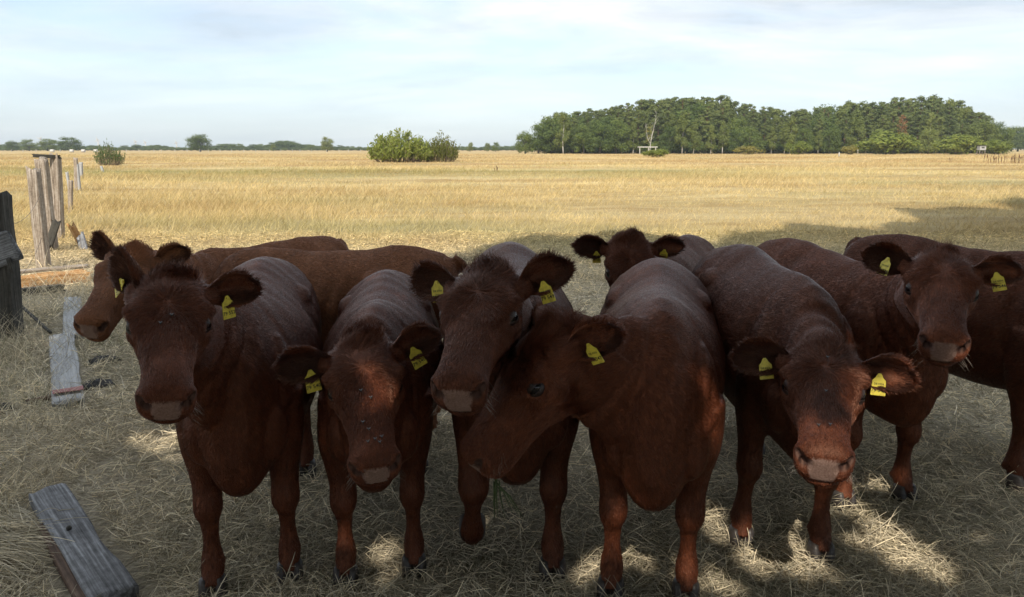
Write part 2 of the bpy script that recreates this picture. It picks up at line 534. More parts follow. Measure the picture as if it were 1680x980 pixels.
m_oak = leaf_mat('oak_leaves', (0.066, 0.098, 0.024), (0.120, 0.168, 0.038), (0.21, 0.25, 0.058), 0.38)
m_pine = leaf_mat('pine_needles', (0.080, 0.105, 0.030), (0.140, 0.172, 0.046), (0.220, 0.245, 0.070), 0.28)
m_birch = leaf_mat('birch_leaves', (0.11, 0.14, 0.034), (0.17, 0.205, 0.050), (0.25, 0.27, 0.075), .3)
m_willow = leaf_mat('willow_leaves', (0.12, 0.155, 0.026), (0.20, 0.245, 0.042), (0.30, 0.33, 0.075), 0.4)
m_yellow = leaf_mat('yellowing_leaves', (0.15, 0.15, 0.03), (0.25, 0.23, 0.05), (0.36, 0.30, 0.08), 0.3)
m_rust = leaf_mat('rust_needles', (0.16, 0.06, 0.02), (0.24, 0.10, 0.035), (0.30, 0.15, 0.06), 0.1)

def bark_mat(name, a, b, scale=8.0):
    m, nt, B = new_mat(name)
    t = N(nt, 'ShaderNodeTexCoord')
    f = noise(nt, mapped(nt, t.outputs['Object'], (1, 1, 0.25)), scale, 6, 0.65)
    nt.links.new(ramp(nt, f, [(0.35, a), (0.65, b)]), B.inputs['Base Color'])
    B.inputs['Roughness'].default_value = 0.9
    return m

m_bark = bark_mat('grey_brown_bark', (0.05, 0.04, 0.03), (0.13, 0.105, 0.08))
m_pinebark = bark_mat('orange_pine_bark', (0.10, 0.055, 0.03), (0.22, 0.12, 0.07), 2.0)
m_birchbark = bark_mat('white_birch_bark', (0.30, 0.28, 0.25), (0.62, 0.60, 0.55), 1.5)
m_twig = bark_mat('pale_twigs', (0.16, 0.12, 0.08), (0.30, 0.24, 0.17), 4.0)

def rdirs(n, r):
    v = r.normal(0, 1, (n, 3))
    return v / np.linalg.norm(v, axis=1)[:, None]

def leaf_cloud(blobs, n, size, r, flat=0.0):
    """leaf quads through the volumes of blobs [(centre, (rx,ry,rz))], mostly near their skins"""
    w = np.array([b[1][0] * b[1][1] + b[1][0] * b[1][2] for b in blobs]); w = w / w.sum()
    idx = r.choice(len(blobs), n, p=w)
    Cn = np.array([b[0] for b in blobs])[idx]; R = np.array([b[1] for b in blobs])[idx]
    dr = rdirs(n, r)
    rad = r.uniform(0.15, 1, n) ** 0.45 * r.uniform(0.72, 1.32, n)
    C = Cn + dr * R * rad[:, None]
    nrm = dr * 1.1 + rdirs(n, r) * 0.65 + np.array([0, 0, 0.35 + flat])
    nrm /= np.linalg.norm(nrm, axis=1)[:, None]
    t = np.cross(nrm, rdirs(n, r)); t /= np.linalg.norm(t, axis=1)[:, None]
    b = np.cross(nrm, t)
    s = size * r.uniform(0.55, 1.35, n)[:, None]
    return C, t * s, b * s * 0.62

def limb(mb, p0, p1, r0, r1, r, sag=0.12, k=6):
    p0, p1 = np.array(p0, float), np.array(p1, float)
    L = np.linalg.norm(p1 - p0)
    mid = (p0 + p1) / 2 + r.normal(0, 0.07, 3) * L + np.array([0, 0, sag * L])
    pts, rad = resample([p0, mid, p1], [r0, (r0 + r1) / 2, r1], 6)
    mb.tube(pts, rad[:, 0], k)
    return mid

def tree_meshes(kind, seed, nleaf=5200):
    """(trunk mesh with limbs, crown mesh, total height) of one tree kind, standing at the origin, about 1 unit = 1 metre"""
    r = np.random.default_rng(seed)
    tb = MB(); blobs = []
    if kind == 'oak':
        H = 13.0; R = 5.6
        th = 3.2
        tb.tube(*(lambda a: (a[0], a[1][:, 0]))(resample([(0, 0, -.2), (.1, .05, 1.5), (.15, -.1, th), (0.1, 0.1, 7.5)], [.55, .42, .36, .15], 8)), k=8)
        for i in range(26):
            a = r.uniform(0, 2 * pi); e = r.uniform(-0.85, 1.0)
            rr = R * sqrt(max(0.08, 1 - (e * e * .8 if e > 0 else e * e * .22))) * r.uniform(0.45, 0.85)
            c = np.array([cos(a) * rr, sin(a) * rr, 6.6 + e * 4.8])
            q = r.uniform(1.3, 2.35)
            blobs.append((c, (q * 1.2, q * 1.2, q * 0.82)))
            if i % 2 == 0:
                limb(tb, (0.1, 0, th + r.uniform(-.3, 2)), c, .17, .05, r)
        for i in range(9):
            a = i * 2 * pi / 9 + r.uniform(-.3, .3); rr = R * r.uniform(.55, .8); q = r.uniform(1.5, 2.2)
            blobs.append((np.array([cos(a) * rr, sin(a) * rr, r.uniform(2.0, 3.2)]), (q, q, q * .85)))
        blobs.append((np.array([0, 0, 7.0]), (3.3, 3.3, 4.2)))
        size = 0.24
    elif kind == 'pine':
        H = 18.0
        tb.tube(*(lambda a: (a[0], a[1][:, 0]))(resample([(0, 0, -.2), (.1, .1, 6), (.25, -.1, 12), (0, 0, 17)], [.30, .24, .18, .06], 9)), k=7)
        for i in range(30):
            a = i * 2.4 + r.uniform(-.4, .4); f = (i + r.uniform(0, 1)) / 30
            z = 4.2 + f * 13.0
            rr = (3.3 * (1 - f) ** 0.6 + 0.4) * r.uniform(0.65, 1.1)
            c = np.array([cos(a) * rr, sin(a) * rr, z])
            q = r.uniform(0.6, 1.7) * (1.15 - 0.5 * f)
            blobs.append((c, (q * 1.25, q * 1.25, q * 0.72)))
            limb(tb, (0.15, 0, z - 0.6), c, .09, .03, r, 0.05, 5)
        size = 0.22
    elif kind == 'birch':
        H = 13.0
        tb.tube(*(lambda a: (a[0], a[1][:, 0]))(resample([(0, 0, -.2), (.2, .05, 4), (-.1, .1, 8), (0, 0, 12.3)], [.20, .16, .10, .03], 8)), k=7)
        for i in range(20):
            a = r.uniform(0, 2 * pi); f = (i + .5) / 20
            z = 3.0 + f * 9.2
            rr = 2.3 * sin(pi * min(.95, 0.25 + 0.72 * f)) * r.uniform(0.3, 1.0)
            c = np.array([cos(a) * rr, sin(a) * rr, z])
            q = r.uniform(0.75, 1.25)
            blobs.append((c, (q, q, q * 1.25)))
            limb(tb, (0, 0, z - .2), c, .05, .02, r, 0.1, 5)
        size = 0.20
    elif kind == 'wand':
        # open willow of many upright wands, leaves all along them
        H = 4.2; Cs, As, Bs = [], [], []
        for i in range(150):
            a = r.uniform(0, 2 * pi); f = sqrt(r.uniform(0, 1))
            foot = np.array([cos(a) * f * 2.0, sin(a) * f * 1.5, -.05])
            top_ = foot + np.array([cos(a) * f * r.uniform(.3, 1.6), sin(a) * f * r.uniform(.3, 1.2), (3.9 - 2.1 * f * f) * r.uniform(.62, 1.08)])
            mid = (foot + top_) / 2 + np.array([cos(a), sin(a), 0]) * .25 * f + r.normal(0, .08, 3)
            q, w_ = resample([foot, mid, top_], [.035, .022, .006], 8)
            tb.tube(q, w_[:, 0], 4)
            m_ = max(6, nleaf // 150); tt = r.uniform(.22, 1.02, m_) ** .8 * 7
            ii = tt.astype(int).clip(0, 6); fr = (tt - ii)[:, None]
            c = q[ii] * (1 - fr) + q[ii + 1] * fr + r.normal(0, .13, (m_, 3))
            dr = rdirs(m_, r) * .7 + np.array([0, 0, .8]); dr /= np.linalg.norm(dr, axis=1)[:, None]
            s_ = np.cross(dr, rdirs(m_, r)); s_ /= np.linalg.norm(s_, axis=1)[:, None]
            k_ = r.uniform(.6, 1.3, (m_, 1))
            Cs.append(c); As.append(dr * .14 * k_); Bs.append(s_ * .05 * k_)
        C, A, Bv = np.concatenate(Cs), np.concatenate(As), np.concatenate(Bs)
        keep = C[:, 2] > .1
        return tb.mesh('willow_trunk'), (C[keep], A[keep], Bv[keep]), H
    elif kind == 'bush':
        H = 4.2
        for i in range(16):
            a = r.uniform(0, 2 * pi); f = r.uniform(0.15, 1)
            rr = 2.9 * sqrt(f) * r.uniform(0.5, 1)
            z = 1.0 + (1 - (rr / 3.2) ** 2) * 2.3 * r.uniform(0.6, 1.1)
            c = np.array([cos(a) * rr, sin(a) * rr * .8, z])
            q = r.uniform(0.7, 1.15)
            blobs.append((c, (q, q, q * .85)))
            limb(tb, (cos(a) * .35, sin(a) * .3, -.05), c, .05, .015, r, -0.05, 5)
        blobs.append((np.array([0, 0, 1.5]), (2.2, 1.8, 1.5)))
        size = 0.15
    C, A, Bv = leaf_cloud(blobs, nleaf, size, r, 0.4 if kind == 'pine' else 0.0)
    keep = C[:, 2] > 0.05
    return tb.mesh(kind + '_trunk'), (C[keep], A[keep], Bv[keep]), H

PROTO = {}
def proto(kind, leaf, bark, seed, nleaf=5200):
    key = (kind, leaf.name, bark.name, seed, nleaf)
    if key not in PROTO:
        tm, (C, A, Bv), H = tree_meshes(kind, seed, nleaf)
        tm.materials.append(bark)
        cm = quads_mesh(kind + '_crown', C, A, Bv, leaf, parent=False)
        PROTO[key] = (tm, cm, H)
    return PROTO[key]

def plant_tree(name, label, group, key, x, y, height, wide=1.0, cat='tree'):
    tm, cm, H = proto(*key)
    e = empty(name, (x, y, 0), random.uniform(0, 6.28))
    s = height / H
    e.scale = (s * wide, s * wide, s)
    tag(e, label, cat, group)
    link('trunk', tm, e); link('crown', cm, e)
    return e

def px_tree(name, label, group, key, px, top, Y, wide=1.0, cat='tree'):
    """a tree at depth Y in the direction of photograph column px, as tall as the photograph shows it"""
    p = pt(px, top, Y)
    return plant_tree(name, label, group, key, p[0], Y, max(p[2], 0.4), wide, cat)

OAKS = [('oak', m_oak, m_bark, s) for s in (1, 2, 3, 4)]
PINES = [('pine', m_pine, m_pinebark, s) for s in (5, 6, 7, 8, 25, 26, 27)]
BIRCHES = [('birch', m_birch, m_birchbark, s) for s in (9, 10, 11)]
WILLOWS = [('bush', m_willow, m_twig, s, 3200) for s in (12, 13, 14)]
DARKBUSH = [('bush', m_oak, m_bark, s, 2600) for s in (61, 62)]

# ------------------------------------------------------------------ the pine wood on the right
def profile(px):
    return np.interp(px, [850, 870, 890, 930, 985, 1030, 1090, 1125, 1150, 1185, 1210, 1260, 1300, 1350, 1400, 1450, 1500, 1545, 1580, 1605, 1630, 1655],
                     [214, 200, 190, 178, 172, 164, 154, 151, 155, 153, 168, 174, 178, 168, 166, 160, 156, 158, 166, 176, 192, 208])

r_ = np.random.default_rng(21)
for row, (Y0, step, dtop) in enumerate([(246, 21, 20), (256, 18, 9), (268, 16, 2), (282, 15, 0)]):
    px = 898 + 5 * row
    while px < 1628 - 3 * row:
        top = profile(px) + dtop * r_.uniform(0.6, 1.5) + r_.uniform(-2, 6)
        px_tree('wood_tree', 'green tree of the dense pine wood on the right', 'trees of the pine wood', PINES[r_.integers(7)] if r_.uniform() > .16 else (OAKS + BIRCHES)[r_.integers(7)],
                px + r_.uniform(-5, 5), top, Y0 + r_.uniform(-4, 4), r_.uniform(0.9, 1.2))
        px += step * r_.uniform(0.8, 1.25)

# dark undergrowth between the trunks
for row, Y0 in enumerate((243, 262, 276)):
    px = 896 + 7 * row
    while px < 1636:
        px_tree('undergrowth_bush', 'dark bush between the trunks under the pine wood', 'undergrowth of the wood', DARKBUSH[r_.integers(2)], px, 233 - 4 * row + r_.uniform(-5, 4), Y0, r_.uniform(1.2, 1.7), 'bush')
        px += r_.uniform(17, 25)

# leafy trees along the front edge of the wood
EDGE = {862: 'lowest round oak at the left tip of the pine wood', 884: 'second round oak from the left tip of the pine wood', 905: 'tall leafy oak third from the left tip of the pine wood',
        958: 'bright leafy oak left of the bare birch, left of a yellower one', 985: 'yellow green broad oak midway between wood tip and bare birch', 1012: 'dark leafy oak just left of the bare birch',
        940: 'small leafy oak behind the birch near the left tip of the wood', 1100: 'dark leafy oak just right of the bare birch', 1206: 'left oak of the pair in the dip of the wood',
        1232: 'right oak of the pair in the dip of the wood', 1320: 'leafy oak behind the rounded dark bush before the wood', 1365: 'leafy oak left of the yellow bush before the wood'}
for px, top, Y, wide, k in [(862, 213, 232, .95, 0), (884, 200, 236, 1.0, 1), (905, 186, 240, 1.0, 2), (958, 203, 236, .9, 3), (985, 194, 233, 1.0, 0),
                            (1012, 192, 236, .95, 1), (940, 206, 238, .9, 2), (1100, 205, 236, .85, 3), (1206, 210, 237, .8, 1), (1232, 204, 238, .85, 2),
                            (1320, 208, 237, .8, 3), (1365, 206, 238, .85, 0)]:
    px_tree('oak_tree', EDGE[px], 'oaks along the front of the wood', OAKS[k], px, top, Y, wide)
for px, top, Y, k in [(925, 184, 232, 0), (1040, 200, 234, 1), (1122, 181, 232, 2), (1140, 196, 231, 0), (1168, 205, 233, 1), (1188, 198, 234, 2), (1300, 190, 232, 1),
                      (1290, 200, 234, 0), (1400, 186, 233, 2), (1412, 196, 232, 0), (1268, 208, 236, 1), (1345, 214, 235, 2)]:
    px_tree('birch_tree', 'light green birch at the edge of the pine wood', 'birches at the edge of the wood', BIRCHES[k], px, top, Y, 1.0)
e = px_tree('pine_tree', 'rust brown dying pine inside the wood behind the round willows', None, ('pine', m_rust, m_pinebark, 31, 900), 1482, 186, 240, .7)
for px, top, Y, wide, lab in [(1618, 194, 236, 1.1, 'pale green spreading tree at the right end of the wood, above the raised hide'),
                              (1527, 209, 218, .8, 'pale green round tree between the two large willow bushes')]:
    px_tree('oak_tree', lab, None, ('oak', m_birch, m_bark, 41), px, top, Y, wide)
for px, top, Y in [(1590, 190, 262), (1612, 192, 268), (1636, 196, 270), (1650, 205, 268)]:
    px_tree('oak_tree', 'dark leafy tree behind the right end of the pine wood', 'dark trees behind the right end of the wood', OAKS[2], px, top, Y, .8)
for px, top in [(1664, 207), (1675, 206), (1690, 206), (1705, 208)]:
    px_tree('oak_tree', 'blue green far tree at the right edge of the view', 'far trees past the right end of the wood', OAKS[3], px, top, 420, 1.0)

# bare white birch skeleton in front of the wood
def dead_birch():
    r = np.random.default_rng(5)
    mb = MB()
    p, q = resample([(0, 0, -.1), (.15, 0, 3), (.7, 0, 6.5), (1.5, .1, 10), (1.9, .1, 13.2)], [.19, .15, .11, .07, .02], 12)
    mb.tube(p, q[:, 0], 7)
    p2, q2 = resample([(.2, 0, 3.2), (-.9, 0, 5.4), (-1.5, .1, 8.5), (-1.7, 0, 10.2)], [.10, .07, .05, .015], 9)
    mb.tube(p2, q2[:, 0], 6)
    for i in range(26):
        b = p[4 + i % 8] if i % 3 else p2[2 + i % 6]
        limb(mb, b, b + np.array([r.uniform(-1.8, 1.8), r.uniform(-1.2, 1.2), r.uniform(.5, 2.2)]), .035, .012, r, .1, 5)
    p = pt(1066, 244, 226)
    e = empty('bare_birch', (p[0], 226, 0)); tag(e, 'bare white barked dead birch standing before the pine wood', 'tree'); e.scale = (.85, .85, .88)
    mb.build('trunk', m_birchbark, e)
    C, A, Bv = leaf_cloud([((-.8, 0, 7.0), (1.6, 1.2, 2.2)), ((.2, 0, 8.5), (1.6, 1.2, 2.0)), ((-.5, 0, 4.5), (1.2, 1, 1.2))], 170, .15, r)
    quads_mesh('crown', C, A, Bv, m_yellow, e)
dead_birch()

# ------------------------------------------------------------------ bushes standing in the field
def willow(label, px, top, base, w_px, leaf=m_willow, seed=12, n=3600, cat='bush', asp=1.0, kind='bush'):
    """bush whose foot is at photograph row base; w_px its width there"""
    d = ray(px, base); Y = min(EYE / -d[2] * d[1] if d[2] < -1e-4 else 400, 206)
    p = pt(px, top, Y)
    half = w_px / 2 / FPX * Y * 1.02
    tm, cm, H = proto(kind, leaf, m_twig, seed, n)
    e = empty('willow_bush', (p[0], Y, 0), random.uniform(-.5, .5))
    e.scale = (half / 3.4, half / 3.4 * asp, p[2] / (4.15 if kind == 'bush' else 3.7))
    tag(e, label, cat)
    link('trunk', tm, e); link('crown', cm, e)
    return e

willow('large feathery green willow bush alone in mid field, twiggy at its foot', 655, 214, 266.5, 124, seed=12, n=6000, kind='wand')
willow('yellowing open twigged bush on the right flank of the large field willow', 722, 222, 266, 72, leaf=leaf_mat('olive_leaves', (.11, .13, .02), (.17, .18, .03), (.26, .24, .05), .3), seed=16, n=3600, kind='wand')
willow('small dark green bush in the grass before the bare birch', 1077, 243, 259, 54, leaf=m_willow, seed=17, n=3000)
willow('yellow dry bush low in the grass before the middle of the wood', 1228, 238, 254, 52, leaf=m_yellow, seed=18, n=1500)
willow('rounded dark green bush in the grass before the middle of the wood', 1308, 228, 252, 48, leaf=m_willow, seed=19, n=3000)
willow('yellow dry bush at the left foot of the biggest round willow', 1396, 236, 251, 42, leaf=m_yellow, seed=20, n=1500)
willow('biggest round bright green willow before the right part of the wood', 1462, 212, 250.5, 104, leaf=m_willow, seed=13, n=6000)
willow('wide round green willow just left of the raised hide', 1574, 218, 249.5, 84, leaf=m_willow, seed=14, n=5000)
willow('low long green willow just right of the raised hide', 1640, 227, 249, 62, leaf=m_willow, seed=22, n=4000)
willow('slender green sapling beyond the fence posts on the left', 176, 233, 272, 50, leaf=leaf_mat('sapling_leaves', (.05, .09, .025), (.08, .13, .035), (.12, .17, .05), .3), seed=23, n=1800, kind='wand')

# ------------------------------------------------------------------ single trees and the far tree line on the left
for px, top, Y, wide, lab, key in [
        (18, 230, 520, 1.5, 'round dark oak at the left end of the far tree line', OAKS[0]),
        (46, 227, 520, 1.5, 'second dark oak from the left end of the far tree line', OAKS[1]),
        (76, 226, 500, 1.6, 'third dark oak of the far cluster, left of the sapling', OAKS[2]),
        (112, 224, 490, 1.75, 'widest dark oak of the far cluster, rightmost of it', OAKS[3]),
        (326, 218, 400, 1.5, 'large dark solitary oak far out between sapling and field willow', OAKS[2]),
        (536, 223, 410, 1.05, 'light green solitary tree left of the field willow', ('oak', m_birch, m_bark, 42)),
        (448, 236, 480, 1.0, 'small yellow green tree before the far tree line', ('oak', m_birch, m_bark, 43)),
        (771, 232, 400, .75, 'small light green tree right of the field willow', ('oak', m_birch, m_bark, 44)),
        (799, 233, 400, .7, 'small yellow green tree of the pair left of the wood', ('oak', m_birch, m_bark, 45)),
        (813, 232, 395, .9, 'small dark tree of the pair left of the wood', OAKS[1])]:
    px_tree('oak_tree', lab, None, key, px, top, Y, wide)
r_ = np.random.default_rng(33)
def far_top(px):
    return np.interp(px, [-40, 0, 130, 190, 240, 300, 340, 375, 400, 430, 470, 500, 545, 580, 620, 740, 860], [236, 236, 237, 240, 236, 240, 239, 232, 238, 235, 229, 236, 239, 238, 240, 240, 238])
for row, Y0 in enumerate((640, 760)):
    px = -60.0 + 6 * row
    while px < 880:
        px_tree('oak_tree', 'hazy tree in the long far tree line along the horizon', 'trees of the far tree line', OAKS[r_.integers(4)],
                px, far_top(px) + r_.uniform(-1, 3.0) + row, Y0 + r_.uniform(-15, 15), r_.uniform(1.6, 2.4))
        px += r_.uniform(7, 12)
px = -50.0
while px < 880:
    px_tree('hedge_bush', 'low dark bush of the hedge along the foot of the far tree line', 'hedge bushes of the far tree line', DARKBUSH[r_.integers(2)], px, 241.5 + r_.uniform(-1, 1.5), 620 + r_.uniform(-8, 8), r_.uniform(1.5, 2.4), 'bush')
    px += r_.uniform(8, 13)

# ------------------------------------------------------------------ cattle
def hide_mat(name, dark, mid, light, hairs):
    """red-brown coat; the skin's own material also carries the bare nose"""
    m, nt, B = new_mat(name)
    if hairs:
        r = N(nt, 'ShaderNodeHairInfo').outputs['Random']
    else:
        r = noise(nt, N(nt, 'ShaderNodeTexCoord').outputs['Object'], 60, 4, .6)
    t = N(nt, 'ShaderNodeTexCoord')
    patch = noise(nt, t.outputs['Object'], 3.5, 3, .5)
    fine_ = noise(nt, mapped(nt, t.outputs['Object'], (9, 9, 22)), 1.0, 5, .65)
    k = math_n(nt, 'ADD', math_n(nt, 'MULTIPLY', r, 0.40), math_n(nt, 'ADD', math_n(nt, 'MULTIPLY', patch, 0.28), math_n(nt, 'MULTIPLY', fine_, 0.30)))
    lock = noise(nt, mapped(nt, t.outputs['Object'], (55, 55, 30)), 1.0, 2, .5)
    k = math_n(nt, 'ADD', k, math_n(nt, 'MULTIPLY', math_n(nt, 'SUBTRACT', lock, 0.5), 0.5))
    col = ramp(nt, k, [(0.22, dark), (0.5, mid), (0.80, light)])
    B.inputs['Roughness'].default_value = 0.34
    B.inputs['Specular IOR Level'].default_value = 0.75
    B.inputs['Specular Tint'].default_value = (1.0, 0.56, 0.40, 1)
    if not hairs:
        at = N(nt, 'ShaderNodeAttribute', attribute_name='nose')
        nz = noise(nt, t.outputs['Object'], 190, 3, .6)
        pad = ramp(nt, nz, [(0.3, (0.135, 0.080, 0.064)), (0.7, (0.25, 0.165, 0.138))])
        c2 = mixc(nt, at.outputs['Fac'], col, pad)
        at2 = N(nt, 'ShaderNodeAttribute', attribute_name='nostril_mouth_shade')
        c3 = mixc(nt, at2.outputs['Fac'], c2, (0.025, 0.014, 0.013))
        nt.links.new(c3, B.inputs['Base Color'])
        rg = mixc(nt, at.outputs['Fac'], (0.62,) * 3, (0.24,) * 3)
        nt.links.new(rg, B.inputs['Roughness'])
        bump(nt, nz, 0.35, 0.003, B)
    else:
        nt.links.new(col, B.inputs['Base Color'])
    return m

def coat(name, k):
    d, m, l = [tuple(c * s for c in base) for base, s in (((0.045, 0.0115, 0.0055), k[0]), ((0.112, 0.0295, 0.0130), k[0]), ((0.245, 0.074, 0.034), k[0]))]
    if k[1]:
        mixt = (0.30, 0.135, 0.060)
        d, m, l = [tuple(a * (1 - k[1]) + b * k[1] * f for a, b in zip(c, mixt)) for c, f in ((d, .55), (m, .85), (l, 1.25))]
    return hide_mat(name + '_skin', d, m, l, False), hide_mat(name + '_hair', d, m, l, True)

COATS = {'red': coat('dark_red', (0.70, 0)), 'deep': coat('deep_brown_red', (0.54, 0)), 'warm': coat('warm_red', (0.80, 0.02)), 'tan': coat('tan_brown', (1.1, 0.62))}
EARHAIR = hide_mat('dark_ear_hair', (0.018, 0.008, 0.006), (0.040, 0.015, 0.010), (0.095, 0.036, 0.021), True)

m_eye, nt, B = new_mat('dark_eye')
B.inputs['Base Color'].default_value = (0.008, 0.006, 0.006, 1); B.inputs['Roughness'].default_value = 0.06
B.inputs['Specular IOR Level'].default_value = 0.35
m_lid, nt, B = new_mat('dark_eyelid_skin')
B.inputs['Base Color'].default_value = (0.022, 0.011, 0.009, 1); B.inputs['Roughness'].default_value = 0.45
m_fly, nt, B = new_mat('fly_body'); B.inputs['Base Color'].default_value = (.015, .014, .014, 1); B.inputs['Roughness'].default_value = .3
m_wing, nt, B = new_mat('fly_wing'); B.inputs['Base Color'].default_value = (.06, .06, .06, 1); B.inputs['Roughness'].default_value = .2
m_whisker, nt, B = new_mat('pale_whiskers'); B.inputs['Base Color'].default_value = (.45, .38, .32, 1); B.inputs['Roughness'].default_value = .4
m_hoof, nt, B = new_mat('hoof_horn')
t = N(nt, 'ShaderNodeTexCoord')
nt.links.new(ramp(nt, noise(nt, mapped(nt, t.outputs['Object'], (20, 20, 120)), 1, 4), [(0.3, (0.028, 0.023, 0.021)), (0.7, (0.075, 0.062, 0.055))]), B.inputs['Base Color'])
B.inputs['Roughness'].default_value = 0.45
m_tag, nt, B = new_mat('yellow_tag_plastic')
t = N(nt, 'ShaderNodeTexCoord')
nt.links.new(ramp(nt, noise(nt, t.outputs['Object'], 60, 4), [(0.3, (0.50, 0.39, 0.05)), (0.55, (0.74, 0.61, 0.07))]), B.inputs['Base Color'])
B.inputs['Roughness'].default_value = 0.4
m_pale_tag, nt, B = new_mat('faded_tag_back')
B.inputs['Base Color'].default_value = (0.42, 0.36, 0.20, 1); B.inputs['Roughness'].default_value = 0.5
m_ink, nt, B = new_mat('black_print')
B.inputs['Base Color'].default_value = (0.012, 0.012, 0.012, 1); B.inputs['Roughness'].default_value = 0.5

# trunk stations: x, top, bottom, half width, top exponent
TRUNK = [(-.745, 1.04, .86, .07, 2), (-.72, 1.09, .76, .145, 2), (-.64, 1.135, .64, .225, 1.8), (-.50, 1.158, .565, .262, 1.4), (-.34, 1.168, .545, .272, 1.22),
         (-.20, 1.150, .50, .266, 1.25), (-.04, 1.136, .455, .284, 1.38), (.14, 1.134, .44, .280, 1.4), (.30, 1.146, .445, .244, 1.35), (.43, 1.156, .455, .200, 1.3),
         (.54, 1.135, .445, .170, 1.5), (.63, 1.09, .445, .140, 1.8), (.70, 1.02, .49, .105, 2), (.745, .94, .60, .060, 2)]
# head stations (metres for a 0.46 m head): t, half width, top, widest, bottom, jaw narrowing, exponent
HEAD = [(-.035, .052, -.030, -.07, -.12, .85, 2.0), (-.015, .082, -.004, -.065, -.165, .74, 2.2), (.03, .102, .012, -.06, -.205, .62, 2.3), (.08, .112, .021, -.055, -.235, .56, 2.4),
        (.125, .118, .021, -.05, -.245, .52, 2.5), (.165, .121, .015, -.048, -.240, .50, 2.5), (.205, .110, .007, -.05, -.222, .52, 2.5), (.25, .087, .002, -.055, -.198, .58, 2.4),
        (.305, .070, -.003, -.06, -.188, .66, 2.3), (.36, .066, -.006, -.065, -.182, .76, 2.4), (.402, .070, -.009, -.07, -.180, .82, 2.6), (.432, .075, -.013, -.075, -.174, .84, 2.8),
        (.455, .075, -.022, -.08, -.164, .84, 2.9), (.468, .065, -.034, -.083, -.148, .84, 2.9), (.474, .046, -.052, -.085, -.122, .84, 2.8)]

def sup(c, e):
    return np.sign(c) * np.abs(c) ** (2.0 / e)

def oval(hw, top, vc, bot, et, eb, k, n=36):
    a = np.linspace(0, 2 * pi, n, endpoint=False)
    c, s = np.cos(a), np.sin(a)
    lat = np.where(s >= 0, hw * sup(c, et), hw * sup(c, eb) * (1 - (1 - k) * np.abs(s) ** 1.4))
    v = np.where(s >= 0, vc + (top - vc) * sup(s, et), vc - (vc - bot) * np.abs(sup(s, eb)))
    return lat, v

def digits(text, size):
    """flat lettering mesh centred on the origin in the xy plane"""
    cu = bpy.data.curves.new('print', 'FONT')
    cu.body = text; cu.size = size; cu.align_x = 'CENTER'; cu.align_y = 'CENTER'
    cu.space_line = 0.8; cu.resolution_u = 2; cu.offset = size * 0.012
    o = bpy.data.objects.new('print', cu); COL.objects.link(o)
    bpy.context.view_layer.update()
    me = bpy.data.meshes.new_from_object(o.evaluated_get(bpy.context.evaluated_depsgraph_get()))
    bpy.data.objects.remove(o); bpy.data.curves.remove(cu)
    return me

def frame_matrix(o, x, y, z):
    M = Matrix.Identity(4)
    for i in range(3):
        M[i][0], M[i][1], M[i][2], M[i][3] = float(x[i]), float(y[i]), float(z[i]), float(o[i])
    return M

def sample_surface(V, T, n, r, weight=None):
    a, b, c = V[T[:, 0]], V[T[:, 1]], V[T[:, 2]]
    ar = np.linalg.norm(np.cross(b - a, c - a), axis=1)
    if weight is not None:
        ar = ar * weight
    idx = np.searchsorted(np.cumsum(ar) / ar.sum(), r.uniform(0, 1, n)).clip(0, len(T) - 1)
    u, v = r.uniform(0, 1, n), r.uniform(0, 1, n)
    f = u + v > 1
    u[f], v[f] = 1 - u[f], 1 - v[f]
    return idx, u, v

def mesh_arrays(me):
    V = np.zeros(len(me.vertices) * 3, np.float32); me.vertices.foreach_get('co', V)
    Nn = np.zeros(len(me.vertices) * 3, np.float32); me.vertices.foreach_get('normal', Nn)
    me.calc_loop_triangles()
    T = np.zeros(len(me.loop_triangles) * 3, np.int32); me.loop_triangles.foreach_get('vertices', T)
    return V.reshape(-1, 3).astype(float), Nn.reshape(-1, 3).astype(float), T.reshape(-1, 3)

def grow(name, P, Nn, flow, L, lift, mat, parent, r, rad=0.0008, mess=0.12, k=4, wave=24.0):
    """hairs rooted at P, leaning along flow"""
    n = len(P)
    tan_ = flow - Nn * (flow * Nn).sum(1)[:, None]
    tan_ /= np.maximum(np.linalg.norm(tan_, axis=1), 1e-6)[:, None]
    lock = wob(P, wave, 3)
    lift = np.broadcast_to(lift, (n,))[:, None]
    mess = np.broadcast_to(mess, (n,))[:, None]
    d = tan_ * (1 - lift) + Nn * lift + lock * mess * 1.6 + r.normal(0, 1, (n, 3)) * mess * .55
    d /= np.linalg.norm(d, axis=1)[:, None]
    L = L * r.uniform(0.65, 1.25, n)
    Q = np.zeros((n, k, 3))
    for i in range(k):
        t = i / (k - 1)
        Q[:, i] = P + d * (L * t)[:, None] + (tan_ * 0.35 - Nn * 0.20 * lift) * (L * t * t)[:, None] + Nn * (0.0012 - 0.0022 * (i == 0))
    prof = np.array([1.0, 0.95, 0.7, 0.2]) if k == 4 else np.linspace(1, .2, k)
    R = (rad * r.uniform(0.7, 1.25, n))[:, None] * prof[None]
    o = hair_object(name, Q, R, mat, parent)
    o['kind'] = 'stuff'
    return o

